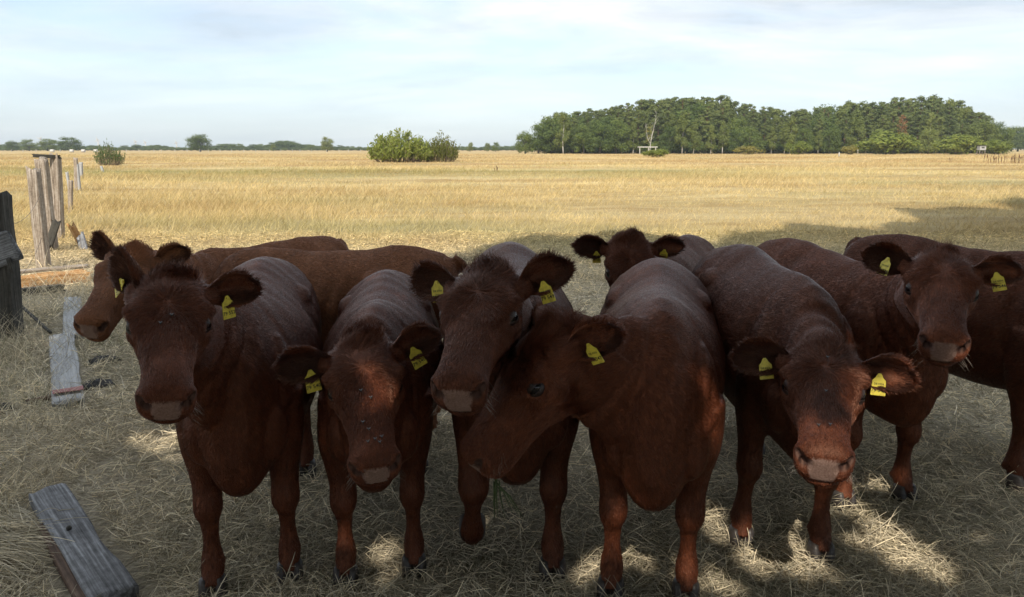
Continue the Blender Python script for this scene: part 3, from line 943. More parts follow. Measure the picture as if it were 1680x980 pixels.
def make_cow(name, label, origin, face, scale=1.0, head=None, roll=0.0, hs=1.0, coatk='red', voxel=0.0062, hairs=90000, legs=None, ears=None,
             tags=('', ''), tagside=(1, 1), detail=True, seed=0, tuft=1.0, earsize=1.0, belly=1.0, fringe=1.0, flies=()):
    """origin: ground point under the middle of the trunk; face: the way the cow faces (x, y);
       head: (poll point, point the muzzle is turned to); ears: per side (rise, forward) in degrees"""
    r = np.random.default_rng(100 + seed)
    S = scale
    fx = unit([face[0], face[1], 0]); fy = np.array([-fx[1], fx[0], 0]); o0 = np.array([origin[0], origin[1], 0.0])
    def loc(p):
        d = np.asarray(p, float) - o0
        return np.array([d @ fx, d @ fy, d[2]])
    def locv(v):
        v = np.asarray(v, float)
        return np.array([v @ fx, v @ fy, v[2]])
    poll = loc(head[0]); HS = S * hs
    u = unit(loc(head[1]) - poll)
    Zl = np.array([0, 0, 1.0])
    w = unit(np.cross(u, Zl)); v = np.cross(w, u)
    if v[2] < 0: v, w = -v, -w
    ca, sa = cos(radians(roll)), sin(radians(roll))
    v, w = v * ca + w * sa, w * ca - v * sa
    # w points to the cow's own right or left; make it the cow's left (+y when she looks along +x)
    if np.cross(v, u) @ w < 0: w = -w
    H = lambda t, lat, vv: poll + (u * t + w * lat + v * vv) * HS

    mb = MB()
    rings = []
    for x, zt, zb, hw, et in TRUNK:
        zb = zb if not (-.3 < x < .35) else .60 - (.60 - zb) * belly
        lat, z = oval(hw, zt, zb + (zt - zb) * .52, zb, et + .25, 2.3, .82)
        rings.append(np.stack([np.full_like(lat, x), lat, z], 1) * S)
    mb.loft(rings)
    for sgn in (-1, 1):
        def blob(c, rad, n=12):
            rr = []
            for q in np.linspace(-.98, .98, 9):
                f = sqrt(1 - q * q); a = np.linspace(0, 2 * pi, n, endpoint=False)
                rr.append(np.stack([c[0] + rad[0] * f * np.cos(a), np.full(n, c[1] * sgn) + rad[1] * f * np.sin(a), np.full(n, c[2] + rad[2] * q)], 1) * S)
            mb.loft(rr)
        blob((.45, .140, .76), (.15, .075, .25))          # shoulder
        blob((.60, .105, .68), (.085, .075, .12))            # point of shoulder
        blob((-.32, .165, .985), (.12, .07, .07))      # hook bone
        blob((-.67, .085, .99), (.07, .05, .075))        # pin bone
        blob((-.50, .145, .82), (.21, .115, .26))         # thigh
    # neck
    occ = H(.06, 0, -.09)
    P0 = np.array([.36, 0, .84]) * S
    P1 = np.array([.60, 0, .89]) * S
    P3 = occ
    P2 = P3 + (-v * .75 - u * .45) * .20 * S
    P2 = P2 * .75 + (P1 * .35 + P3 * .65) * .25
    ts = np.linspace(0, 1, 12)
    npts = np.array([(1 - t) ** 3 * P0 + 3 * (1 - t) ** 2 * t * P1 + 3 * (1 - t) * t * t * P2 + t ** 3 * P3 for t in ts])
    upe = unit(-u * .85 + v * .35)
    nr = []
    a = np.linspace(0, 2 * pi, 30, endpoint=False)
    for i, t in enumerate(ts):
        tg = unit(npts[min(i + 1, 11)] - npts[max(i - 1, 0)])
        up = unit(Zl * (1 - t) + upe * t)
        sd_ = unit(np.cross(tg, up)); up = np.cross(sd_, tg)
        hh = np.interp(t, [0, .35, .7, 1], [.265, .220, .175, .138]) * S
        ww = np.interp(t, [0, .35, .7, 1], [.145, .122, .106, .096]) * S
        hl = hh * np.interp(t, [0, .4, .8, 1], [1.15, 1.18, 1.1, 1.0])
        nr.append(npts[i] + np.outer(np.cos(a) * ww * (1 - .25 * (np.sin(a) < 0) * np.abs(np.sin(a))), sd_) + np.outer(np.where(np.sin(a) > 0, hh, hl) * np.sin(a), up))
    mb.loft(nr)
    # head
    hr = []
    for t, hw, top, vc, bot, k, e in HEAD:
        lat, vv = oval(hw, top, vc, bot, e, 2.1, k)
        hr.append(poll + (t * u + lat[:, None] * w + vv[:, None] * v) * HS)
    mb.loft(hr)
    # ear roots
    ears = ears or ((10, 30), (10, 30))
    eframes = []
    for sgn, (rise, fwd) in zip((1, -1), ears):
        base = H(.048, .092 * sgn, -.050)
        Fh = unit(u * .62 + v * .55); Up = unit(v * .62 - u * .55)
        Fh = unit(Fh - w * (Fh @ w)); Up = unit(Up - Fh * (Up @ Fh))
        cr_, sr_, cf_, sf_ = cos(radians(rise)), sin(radians(rise)), cos(radians(fwd)), sin(radians(fwd))
        out_ = w * sgn * cf_ - Fh * sf_
        ax = unit(out_ * cr_ + Up * sr_)
        fn = unit(Fh * cf_ + w * sgn * sf_ - Up * .10)
        fn = unit(fn - ax * (fn @ ax))
        eframes.append((base, ax, fn, sgn))
        mb.tube([base - ax * .05 * HS, base + ax * .01 * HS, base + ax * .045 * HS], [.048 * HS, .038 * HS, .028 * HS], 12)
    # legs
    L = {'fl': {}, 'fr': {}, 'hl': {}, 'hr': {}}
    for k_ in (legs or {}): L[k_] = legs[k_]
    hooves = []
    for key, q in L.items():
        sgn = 1 if key[1] == 'l' else -1
        dx, dy = q.get('dx', 0), q.get('dy', 0)
        if key[0] == 'f':
            J = [(.46, .135, .80), (.455, .15, .64), (.445, .145, .52), (.45, .142, .43), (.465, .14, .345), (.452, .14, .29), (.445, .14, .21), (.445, .14, .125), (.462, .14, .078), (.472, .14, .045)]
            R = [(.10, .125), (.082, .105), (.062, .075), (.050, .056), (.052, .057), (.034, .039), (.0285, .033), (.042, .046), (.039, .043), (.045, .050)]
            if q.get('bend'):     # a raised foreleg: knee forward, shank folded back
                J = [(.48, .135, .80), (.50, .15, .66), (.53, .145, .56), (.565, .142, .475), (.60, .14, .40), (.585, .14, .345), (.56, .14, .275), (.52, .14, .195), (.487, .14, .165), (.468, .14, .150)]
        else:
            J = [(-.44, .13, .86), (-.40, .155, .70), (-.43, .155, .60), (-.50, .15, .52), (-.575, .145, .44), (-.575, .14, .36), (-.562, .14, .24), (-.56, .14, .13), (-.54, .14, .08), (-.528, .14, .045)]
            R = [(.12, .17), (.11, .155), (.085, .12), (.058, .080), (.044, .062), (.036, .048), (.034, .040), (.043, .048), (.039, .043), (.046, .050)]
        J = np.array(J); J[:, 1] *= sgn
        f = ((.80 - J[:, 2]) / .75).clip(0, 1)[:, None]
        J = J + np.array([dx, dy, 0]) * f
        J *= S
        pts, rad = resample(J, np.array(R) * S, 26)
        rg = tube_rings(pts, rad, 16, (1, 0, 0))
        # rings: first radius across, second along the body
        mb.loft(rg)
        if not q.get('bend'):
            for c_ in (-1, 1):
                f0 = J[-3] + np.array([-.038, c_ * .026, -.016]) * S
                mb.tube([f0 + np.array([.02, 0, .012]) * S, f0, f0 + np.array([-.006, 0, -.022]) * S], [.016 * S, .014 * S, .007 * S], 8)
        hooves.append((J[-1], q.get('bend', False), q.get('turn', 0)))
    # tail root
    tp, tr = resample([(-.70 * S, 0, 1.09 * S), (-.775 * S, 0, 1.03 * S), (-.80 * S, .01, .82 * S), (-.79 * S, .02, .50 * S)], [.045 * S, .034 * S, .023 * S, .014 * S], 14)
    mb.tube(tp, tr[:, 0], 10)

    raw = mb.mesh('raw')
    tmp = bpy.data.objects.new('raw', raw); COL.objects.link(tmp)
    md = tmp.modifiers.new('r', 'REMESH'); md.mode = 'VOXEL'; md.voxel_size = voxel; md.use_smooth_shade = True
    ms = tmp.modifiers.new('s', 'SMOOTH'); ms.factor = 0.5; ms.iterations = int(5 * (0.0068 / voxel) ** 2 * 2) + 2
    me = bpy.data.meshes.new_from_object(tmp.evaluated_get(bpy.context.evaluated_depsgraph_get()))
    bpy.data.objects.remove(tmp); bpy.data.meshes.remove(raw)
    me.name = 'cow'
    V, Nn, T = mesh_arrays(me)

    # ---- sculpt
    def hc(V):
        d = (V - poll) / HS
        return np.stack([d @ u, d @ w, d @ v], 1)
    h = hc(V)
    inh = (h[:, 0] > -.05) & (h[:, 0] < .5) & (np.abs(h[:, 1]) < .16) & (h[:, 2] > -.27) & (h[:, 2] < .06)
    hl = np.abs(h[:, 1])
    def gs(c, s):
        q = (np.stack([h[:, 0], hl, h[:, 2]], 1) - np.array(c)) / np.array(s)
        return np.exp(-(q * q).sum(1)) * inh
    disp = np.zeros(len(V))
    disp += -.019 * gs((.178, .115, -.046), (.028, .035, .021))
    disp += .014 * gs((.140, .110, -.018), (.026, .035, .018))
    disp += .006 * gs((.180, .105, -.078), (.026, .03, .011))
    disp += -.010 * gs((.240, .09, -.055), (.035, .04, .03))
    disp += .007 * gs((.25, .085, -.105), (.06, .03, .018))
    disp += .010 * gs((.15, .09, -.15), (.05, .05, .05))
    disp += -.008 * gs((.05, .11, -.02), (.03, .03, .02))
    disp += .012 * gs((.0, .0, .0), (.03, .05, .03))
    disp += .008 * gs((.435, .055, -.055), (.022, .022, .022))
    gro = np.exp(-((h[:, 2] + .134 - .02 * (h[:, 0] - .40)) / .0055) ** 2) * ((h[:, 0] > .30) & inh) * np.clip((h[:, 0] - .30) / .05, 0, 1)
    disp += -.008 * gro
    nd = gs((.464, .049, -.068), (.026, .0135, .0165))
    nd2 = gs((.455, .061, -.054), (.028, .012, .014))
    nd = np.maximum(nd, nd2 * .9)
    disp += .004 * gs((.455, .048, -.075), (.02, .028, .028))
    # loose skin and muscle over the trunk
    body = ~inh
    disp += body * (.009 * wob(V / S, 5.0, 11 + seed)[:, 0] + .0045 * wob(V / S, 15.0, 12 + seed)[:, 1]) * np.clip((V[:, 2] / S - .3) * 3, 0, 1)
    rib = np.sin((V[:, 0] / S) * 62 + V[:, 2] / S * 14) * np.exp(-((V[:, 0] / S + .05) / .24) ** 2) * np.exp(-((V[:, 2] / S - .82) / .17) ** 2)
    disp += body * .0036 * rib
    ridge = np.exp(-((V[:, 0] / S - .36 - .10 * (V[:, 2] / S - .8)) / .022) ** 2) * np.clip((V[:, 2] / S - .62) / .1, 0, 1) * np.clip((1.12 - V[:, 2] / S) / .06, 0, 1)
    disp -= body * .006 * ridge
    nd_ = np.linalg.norm(V[:, None] - npts[None, 3:11], axis=2); ni_ = nd_.argmin(1)
    nk = body * (nd_.min(1) < .27 * S) * (V[:, 0] > .5 * S)
    ph_n = ((V - npts[3]) @ unit(npts[10] - npts[3])) / S
    disp += nk * .0042 * np.sin(ph_n * 62 + 9 * V[:, 2] / S) * np.clip(np.abs(ph_n) * 6, 0, 1)
    V = V + Nn * (disp * HS)[:, None]
    V = V + (-u * .036 - w[None] * (np.sign(h[:, 1]) * -.006)[:, None]) * (nd * HS)[:, None]
    me.vertices.foreach_set('co', V.astype(np.float32).ravel()); me.update()
    # bare nose: pad between and below the nostrils
    h = hc(V); hl = np.abs(h[:, 1])
    pw = np.interp(h[:, 2], [-.135, -.11, -.08, -.055, -.042], [.027, .037, .044, .046, .038])
    big_ = np.minimum.reduce([(pw - hl) / .006, (h[:, 0] - .434 - .9 * np.clip(-.045 - h[:, 2], -1, 0)) / .008, (h[:, 2] + .127) / .005, (-.037 - h[:, 2] - .10 * (hl < .02)*0) / .006])
    padf = np.where(inh, np.clip(big_, -3, 3), -3); pad = np.clip(padf, 0, 1)
    for nm, val in (('nose', padf), ('nostril_mouth_shade', np.where(inh, np.maximum(nd * 3.8 - .75, gro * 1.6 * (h[:, 0] > .40) - .4), -1))):  # dark nostril skin, plus shade of the mouth crease put into the colour
        at = me.attributes.new(nm, 'FLOAT', 'POINT'); at.data.foreach_set('value', val.astype(np.float32))
    me.materials.clear(); skin, hairm = COATS[coatk]; me.materials.append(skin)
    _, Nn, T = mesh_arrays(me)
    cow = link(name, me)
    cow.matrix_world = frame_matrix(o0, fx, fy, Zl)
    tag(cow, label, 'cow', 'cattle of the herd')

    # ---- hair
    tri_c = V[T].mean(1)
    th = hc(tri_c)
    thead = (th[:, 0] > -.06) & (th[:, 0] < .5) & (np.abs(th[:, 1]) < .15) & (th[:, 2] > -.26)
    wgt = np.where(thead, 2.6, 1.0) * np.where(tri_c[:, 2] < .35 * S, .7, 1)
    wgt *= 1 - np.clip(pad[T].mean(1) * 1.2, 0, 1)
    wgt *= 1 - np.clip((nd[T].mean(1)) * 2, 0, 1)
    eyes = [H(.176, .093 * s_, -.042) for s_ in (1, -1)]
    for e in eyes:
        wgt *= np.linalg.norm(tri_c - e, axis=1) > .029 * HS
    idx, a_, b_ = sample_surface(V, T, hairs, r, wgt)
    t0, t1, t2 = T[idx, 0], T[idx, 1], T[idx, 2]
    P = V[t0] + (V[t1] - V[t0]) * a_[:, None] + (V[t2] - V[t0]) * b_[:, None]
    Np = Nn[t0] * (1 - a_ - b_)[:, None] + Nn[t1] * a_[:, None] + Nn[t2] * b_[:, None]
    Np /= np.linalg.norm(Np, axis=1)[:, None]
    ph = hc(P)
    hd = (ph[:, 0] > -.06) & (ph[:, 0] < .5) & (np.abs(ph[:, 1]) < .15) & (ph[:, 2] > -.26)
    # flow of the coat
    ni = np.argmin(((P[:, None, :] - npts[None, 2:11:2]) ** 2).sum(2), 1)
    ntan = np.gradient(npts, axis=0)[2:11:2]; ntan /= np.linalg.norm(ntan, axis=1)[:, None]
    wn = np.clip((P[:, 0] / S - .45) / .2, 0, 1)[:, None]
    flow = -np.array([1.0, 0, 0]) * (1 - wn) - ntan[ni] * wn + np.array([0, 0, -1.0]) * np.clip(.55 + (1.0 - P[:, 2] / S) * .6, 0.15, 1.2)[:, None]
    low = np.clip((.62 - P[:, 2] / S) / .2, 0, 1)[:, None]
    flow = flow * (1 - low) + np.array([-.25, 0, -1.0]) * low
    q = ph - np.array([.135, 0, 0])
    whorl = u[None] * np.clip(q[:, 0] * 9, -1, 1)[:, None] + w[None] * (np.clip(q[:, 1] * 9, -1, 1) * np.exp(-(q[:, 0] / .12) ** 2))[:, None] - v[None] * np.clip(np.abs(q[:, 1]) * 5 - .2, 0, .8)[:, None]
    flow = np.where(hd[:, None], whorl, flow)
    top = hd & (ph[:, 0] < .075) & (ph[:, 2] > -.05) & (np.abs(ph[:, 1]) < .085)
    crest = (~hd) & (np.abs(P[:, 1]) < .05 * S) & (P[:, 2] > 1.04 * S) & (P[:, 0] > .2 * S)
    Lh = np.where(hd, .013 - .008 * np.clip((ph[:, 0] - .30) / .12, 0, 1), .0125) * S
    Lh = np.where(P[:, 2] < .45 * S, .013 * S, Lh)
    tw = np.clip((.10 - ph[:, 0]) / .07, 0, 1) * np.clip((ph[:, 2] + .09) / .05, 0, 1) * np.clip((.105 - np.abs(ph[:, 1])) / .04, 0, 1) * hd
    Lh = Lh + tw * .030 * tuft * S * r.uniform(.4, 1.2, len(P))
    fore = np.exp(-((ph[:, 0] - .11) / .05) ** 2) * np.exp(-(ph[:, 1] / .06) ** 2) * hd
    Lh = Lh + fore * .012 * S
    lift = np.where(hd, .08, .055) + tw * .22 * tuft
    mess = np.where(hd, .16, .075) + tw * .22 + fore * .10
    # the forelock falls forward over the brow or stands up
    flow = flow + (tw * 1.3)[:, None] * (u[None] * .5 * np.sign(r.uniform(-.35, 1, len(P)))[:, None] + v[None] * .6)
    grow('coat', P, Np, flow, Lh, lift, hairm, cow, r, rad=0.00066 * (S if detail else S * 1.7), mess=mess)

    # ---- eyes
    for e, s_ in zip(eyes, (1, -1)):
        b = MB(); rr = []
        R_ = .0255 * HS
        eo = unit(w * s_ + v * .28 + u * .12); eu = unit(u - eo * (u @ eo)); ev = np.cross(eo, eu)
        if ev @ v < 0: ev = -ev
        for q_ in np.linspace(-.99, .99, 11):
            f = sqrt(1 - q_ * q_); a = np.linspace(0, 2 * pi, 18, endpoint=False)
            rr.append(e + np.outer(np.cos(a) * f * R_, eu) + np.outer(np.sin(a) * f * R_, ev) + eo * q_ * R_)
        b.loft(rr)
        eye = b.build('eye', m_eye, cow)
        b = MB()
        for vs, gap in ((1, 13), (-1, 24)):
            g_ = []
            for th_ in np.radians(np.linspace(-78, 78, 15)):
                f0 = radians(gap) * max(0.0, cos(th_ * 1.25)) ** .7
                row = []
                for q_ in np.linspace(0, 1, 6):
                    ph_ = f0 + (radians(125) - f0) * q_
                    rad_ = R_ * (1.03 + .13 * min(1, q_ * 5))
                    row.append(e + rad_ * (sin(th_) * eu + cos(th_) * (cos(ph_) * eo + vs * sin(ph_) * ev)))
                g_.append(row)
            g_ = np.array(g_); nn_ = 6
            b.add(g_.reshape(-1, 3), [(i_ * nn_ + k_, i_ * nn_ + k_ + 1, (i_ + 1) * nn_ + k_ + 1, (i_ + 1) * nn_ + k_) for i_ in range(14) for k_ in range(5)])
        b.build('eyelid', m_lid, eye)
    # ---- ears
    for i, (base, ax, fn, sgn) in enumerate(eframes):
        b = MB()
        sd_ = np.cross(ax, fn)
        if sd_ @ unit(v * .62 - u * .55) < 0: sd_ = -sd_
        EL = .182 * HS * earsize; NU, NV = 13, 12
        outer, inner = [], []
        for iu in range(NU):
            t = iu / (NU - 1)
            wd = .110 * HS * earsize * (np.interp(t, [0, .12, .30, .55, .75, .9, .97, 1], [.30, .48, .88, 1.0, .86, .54, .28, .08]))
            ro, ri = [], []
            for iv in range(NV):
                c = -1 + 2 * iv / (NV - 1)
                cup = (.62 - .35 * t) * wd * (c * c - .35)
                p = base + ax * (t * EL) + sd_ * (c * wd * .5 + .012 * HS * sin(pi * t)) + fn * (cup + .012 * HS * t * t - .01 * HS)
                ri.append(p + fn * .002 * HS); ro.append(p - fn * (.0035 + .006 * (1 - t)) * HS)
            outer.append(ro); inner.append(ri)
        rings = [np.concatenate([np.array(inner[k]), np.array(outer[k])[::-1]]) for k in range(NU)]
        b.loft(rings)
        em = b.mesh('ear'); em.materials.append(skin)
        ear = link('ear', em, cow)
        EV, EN, ET = mesh_arrays(em)
        ne = int(7000 * fringe) if detail else int(3000 * fringe)
        idx, a_, b_ = sample_surface(EV, ET, ne, r)
        t0, t1, t2 = ET[idx, 0], ET[idx, 1], ET[idx, 2]
        P = EV[t0] + (EV[t1] - EV[t0]) * a_[:, None] + (EV[t2] - EV[t0]) * b_[:, None]
        Np = EN[t0] + EN[t1] + EN[t2]; Np /= np.maximum(np.linalg.norm(Np, axis=1), 1e-6)[:, None]
        rel = P - base
        te = (rel @ ax) / EL; ce = (rel @ sd_) / (.056 * HS * earsize)
        edge = np.clip((np.abs(ce) - .62) / .3, 0, 1) + np.clip((te - .82) / .15, 0, 1)
        ins = (Np @ fn) > .25
        flow = ax[None] * .9 + sd_[None] * (np.sign(ce) * np.clip(np.abs(ce), 0, 1) * 1.1)[:, None] + fn[None] * .12
        Le = np.where(ins & (edge < .4), 0.020, .008) + .010 * np.clip(edge, 0, 1) * r.uniform(.3, 1.1, ne)
        li = np.where(ins, .30, .14)
        sel = ins & (edge < .65)
        for nm, mk, mt in (('ear_fur', ~sel, hairm), ('inner_ear_hair', sel, EARHAIR)):
            grow(nm, P[mk], Np[mk], flow[mk], Le[mk] * HS, li[mk], mt, ear, r, rad=0.0009 * (S if detail else 1.5 * S), mess=.13)
        # ---- ear tag hanging in the ear
        txt = tags[i]
        if txt is not None and txt != '':
            ta = tagside[i] if isinstance(tagside[i], tuple) else (0.0, 0.0, 0.0)
            th_, yaw, tilt = ta[0], ta[1] + r.normal(0, 14), ta[2] + r.normal(0, 12)
            p = base + ax * EL * .46 + sd_ * r.uniform(-.012, .018) * HS + fn * .020 * HS + ax * r.uniform(-.02, .015) * HS
            # the tag hangs from its pin, its print turned to the front of the ear
            nrm = unit(fn * cos(radians(yaw)) + ax * sin(radians(yaw)) + Zl * .0)
            dn = unit(-sd_ * cos(radians(tilt)) + ax * sin(radians(tilt)) - Zl * .3)
            dn = unit(dn - nrm * (dn @ nrm)); rt = np.cross(-dn, nrm)
            W_, Hh = .0215, .047
            prof = [(0, .004), (.006, .008), (.013, .011), (.022, W_ * .92), (Hh + .020, W_ * 1.02), (Hh + .022, W_ * .96)]
            tb = MB(); fr = []
            for q_, wd in prof:
                c0 = p + dn * q_
                fr.append(np.array([c0 - rt * wd + nrm * .0009, c0 + rt * wd + nrm * .0009, c0 + rt * wd - nrm * .0009, c0 - rt * wd - nrm * .0009]))
            tb.loft(fr)
            a = np.linspace(0, 2 * pi, 12, endpoint=False)
            tb.loft([p + dn * .006 + nrm * hgt + np.outer(np.cos(a) * .0045, rt) + np.outer(np.sin(a) * .0045, dn) for hgt in (-.0015, .004)])
            tg_ = tb.build('ear_tag', m_tag, cow, smooth=False)
            dm = digits(txt, .0155); dm.materials.append(m_ink)
            lo = link('tag_number', dm, tg_)
            lo.matrix_local = frame_matrix(p + dn * .053 + nrm * .0016, rt, -dn, nrm)
            dm = digits('DE 0356', .0085); dm.materials.append(m_ink)
            lo = link('tag_print', dm, tg_)
            lo.matrix_local = frame_matrix(p + dn * .033 + nrm * .0016, rt, -dn, nrm)
    # ---- whiskers of the muzzle
    if detail:
        m_ = 26; sg = np.where(r.uniform(0, 1, m_) < .5, 1, -1)
        tt = r.uniform(.38, .465, m_); la = r.uniform(.050, .072, m_); vv = r.uniform(-.145, -.085, m_)
        Pw = poll + (tt[:, None] * u + (sg * la)[:, None] * w + vv[:, None] * v) * HS
        dw = w[None] * (sg * r.uniform(.5, 1.1, m_))[:, None] + u[None] * r.uniform(-.1, .7, m_)[:, None] - Zl[None] * r.uniform(.1, .7, m_)[:, None]
        dw /= np.linalg.norm(dw, axis=1)[:, None]; Lw = r.uniform(.015, .04, m_) * HS
        Qw = np.stack([Pw + dw * (Lw * q_)[:, None] - Zl[None] * (Lw * q_ * q_ * .3)[:, None] for q_ in (0, .33, .66, 1)], 1)
        o = hair_object('whiskers', Qw, np.array([.00022, .0002, .00016, .00008])[None] * np.ones((m_, 1)), m_whisker, cow); o['kind'] = 'stuff'
    # ---- flies sitting on the face
    for (tf, lf) in flies:
        top_v = np.interp(tf, [q_[0] for q_ in HEAD], [q_[2] for q_ in HEAD]) - .9 * lf * lf / .08
        p = np.array(o0) + sum(a_ * b_ for a_, b_ in zip(H(tf, lf, top_v + .006), (fx, fy, Zl)))
        b = MB(); wu = u[0] * fx + u[1] * fy + u[2] * Zl; wv = v[0] * fx + v[1] * fy + v[2] * Zl; ww = w[0] * fx + w[1] * fy + w[2] * Zl
        b.tube([-wu * .0042, -wu * .003, wu * .001, wu * .0034, wu * .0046], [.0006, .0019, .0021, .0015, .0006], 7)
        fo = b.build('fly', m_fly, None, loc=tuple(p + wv * .002))
        for s_ in (-1, 1):
            b = MB(); b.add([wv * .002, -wu * .006 + ww * s_ * .0035 + wv * .0016, -wu * .0045 + ww * s_ * .0052 + wv * .0016, wu * .001 + ww * s_ * .002 + wv * .002, wv * .0022, -wu * .006 + ww * s_ * .0035 + wv * .0018, -wu * .0045 + ww * s_ * .0052 + wv * .0018, wu * .001 + ww * s_ * .002 + wv * .0022],
                            [(0, 1, 2, 3), (7, 6, 5, 4), (0, 4, 5, 1), (1, 5, 6, 2), (2, 6, 7, 3), (3, 7, 4, 0)])
            b.build('wing', m_wing, fo, False)
        tag(fo, 'tiny fly sitting on the face of a front heifer', 'fly', 'flies on the faces of the heifers')
    # ---- hooves
    for (j, bend, turn) in hooves:
        b = MB()
        for c_ in (-1, 1):
            rr = []
            for z_, fwd_, back, wd in ((0.0, .054, -.046, .0275), (.012, .053, -.047, .0275), (.036, .044, -.046, .027), (.062, .034, -.043, .025), (.078, .026, -.036, .017)):
                a = np.linspace(0, 2 * pi, 14, endpoint=False)
                xx = np.where(np.cos(a) > 0, fwd_, -back) * sup(np.cos(a), 2.3)
                yy = wd * sup(np.sin(a), 2.4) * (1 - .25 * np.clip(np.cos(a), 0, 1)) + c_ * (.0255 + .004 * np.clip(np.cos(a), 0, 1))
                rr.append(np.stack([xx, yy, np.full(14, z_)], 1) * S)
            rr = [q_[:, :] for q_ in rr]
            b.loft(rr)
        VV = np.concatenate(b.v)
        if bend:
            an = radians(105)
            R3 = np.array([[cos(an), 0, sin(an)], [0, 1, 0], [-sin(an), 0, cos(an)]])
            VV = VV - np.array([0, 0, .05]) * S
            VV = VV @ R3.T + np.array([j[0] - .01 * S, j[1], j[2]])
        else:
            R3 = np.array([[cos(turn), -sin(turn), 0], [sin(turn), cos(turn), 0], [0, 0, 1]])
            VV = VV @ R3.T + np.array([j[0] + .004, j[1], .002])
        b.v = [VV]
        b.build('hoof', m_hoof, cow)
    return cow

def aim(px, py, poll, L):
    """the point on the sight line of a pixel that is L from the poll and nearer to the camera"""
    d = unit(ray(px, py)); o = np.array([0, 0, EYE]) - poll
    b = d @ o; c = o @ o - L * L
    disc = b * b - c
    t = -b - sqrt(disc) if disc > 0 else -b
    return np.array([0, 0, EYE]) + d * t

def cow(name, label, origin, face, poll_px, poll_Y, nose_px, hs=1.0, scale=1.0, nose_Y=None, **kw):
    poll = pt(poll_px[0], poll_px[1], poll_Y)
    if nose_Y is not None:
        return make_cow(name, label, origin, face, scale=scale, hs=hs, head=(poll, pt(nose_px[0], nose_px[1], nose_Y)), **kw)
    return make_cow(name, label, origin, face, scale=scale, hs=hs, head=(poll, aim(nose_px[0], nose_px[1], poll, .46 * scale * hs)), **kw)

# ------------------------------------------------------------------ the herd
HERD = globals().get('ONLY')
def want(k): return HERD is None or k in HERD

if want('A'): cow('cow', 'dark red heifer at the front left, head raised, facing the camera',
    (-1.06, 2.97), (.20, -.97), (280, 452), 2.12, (270, 640), scale=.95, hs=.96, roll=-4, coatk='red', ears=((8, 12), (52, 55)), tags=('79 552', '79 552'), tagside=((0, 25, 10), (0, 0, 0)),
    legs={'fr': {'dx': .05}, 'hr': {'dx': -.03}}, seed=1, hairs=180000, flies=[(.19, .01), (.215, -.02), (.16, .035)])
if want('D'): cow('cow', 'dark red heifer with lowered head, second from left in the front row',
    (-.545, 3.02), (.10, -.99), (590, 556), 2.16, (614, 752), scale=.90, hs=1.0, roll=5, coatk='red', ears=((16, 10), (2, 5)), tags=('79 540', '79 540'),
    legs={'fr': {'dx': .06}}, seed=2, hairs=180000, flies=[(.395, .01), (.40, -.012), (.385, .03), (.36, -.005), (.25, .012), (.33, -.02), (.405, .022), (.22, -.015)])
if want('E'): cow('cow', 'dark red heifer with raised foreleg, head held between her two lower neighbours, tag 79 549',
    (.0, 3.06), (.03, -1.0), (800, 440), 2.28, (742, 618), scale=1.0, hs=1.01, roll=3, coatk='deep', ears=((24, 12), (14, 20)), tags=('79 549', '79 549'),
    legs={'fr': {'bend': True, 'dx': -.06, 'dy': -.03}, 'fl': {'dx': .02}}, seed=3, hairs=165000)
if want('F'): cow('cow', 'large dark red heifer front and centre, her head in profile to the left',
    (.575, 2.86), (-.19, -.98), (900, 532), 2.2, (766, 714), nose_Y=2.1, scale=.955, hs=1.06, roll=4, coatk='warm', ears=((12, 66), (10, 40)), tags=('79 547', '79 547'),
    legs={'fl': {'dx': -.04}}, seed=4, hairs=195000)
if want('H'): cow('cow', 'very dark heifer on the right holding her head low, pale sunlit nose',
    (1.13, 3.22), (-.05, -1.0), (1352, 566), 2.32, (1357, 733), scale=.98, hs=1.02, roll=-2, coatk='deep', ears=((-6, 5), (0, 5)), tags=('79 542', '79 542'),
    legs={'fr': {'dx': -.05, 'dy': -.03}, 'fl': {'dx': .06, 'dy': -.02}}, seed=5, hairs=165000, flies=[(.37, .01), (.375, -.02), (.24, .0), (.10, .005)])
if want('I'): cow('cow', 'warm red heifer at the right with head high and ears spread wide',
    (1.60, 3.62), (.14, -.99), (1545, 418), 2.76, (1556, 545), scale=.955, hs=1.03, roll=-3, coatk='warm', ears=((10, 10), (16, 10)), tags=('79 546', '79 546'),
    legs={'fl': {'dx': -.02, 'dy': .03}, 'fr': {'dy': -.02}}, seed=6, hairs=150000)
if want('G'): cow('cow', 'dark red heifer at the back, face half hidden by the large front cow',
    (1.0, 4.60), (-.42, -.9), (1033, 388), 3.88, (1042, 530), scale=.89, hs=1.20, roll=0, coatk='red', ears=((6, 8), (6, 8)), tags=('79 559', '79 559'),
    seed=7, hairs=105000, voxel=.010, detail=False)
if want('J'): cow('cow', 'dark red cow at the right edge, her head out of view past the others',
    (2.36, 3.80), (.42, -.91), (1860, 470), 3.1, (1990, 600), scale=.965, coatk='deep', seed=8, hairs=120000, voxel=.010, detail=False, tags=('', ''))
if want('B'): cow('cow', 'light tan cow at the far left, head in profile behind the front left heifer',
    (-1.60, 4.80), (-.58, -.81), (222, 408), 3.72, (138, 520), scale=.87, hs=1.22, roll=-8, coatk='tan', ears=((30, 30), (35, 20)), tags=('', ''),
    seed=9, hairs=120000, voxel=.010, detail=False)
if want('C'): cow('cow', 'tan brown cow standing broadside, only her back seen between the front heifers',
    (-.98, 4.05), (-1.0, .0), (318, 520), 4.0, (260, 640), scale=.925, coatk='tan', seed=10, hairs=120000, voxel=.010, detail=False, tags=('', ''))

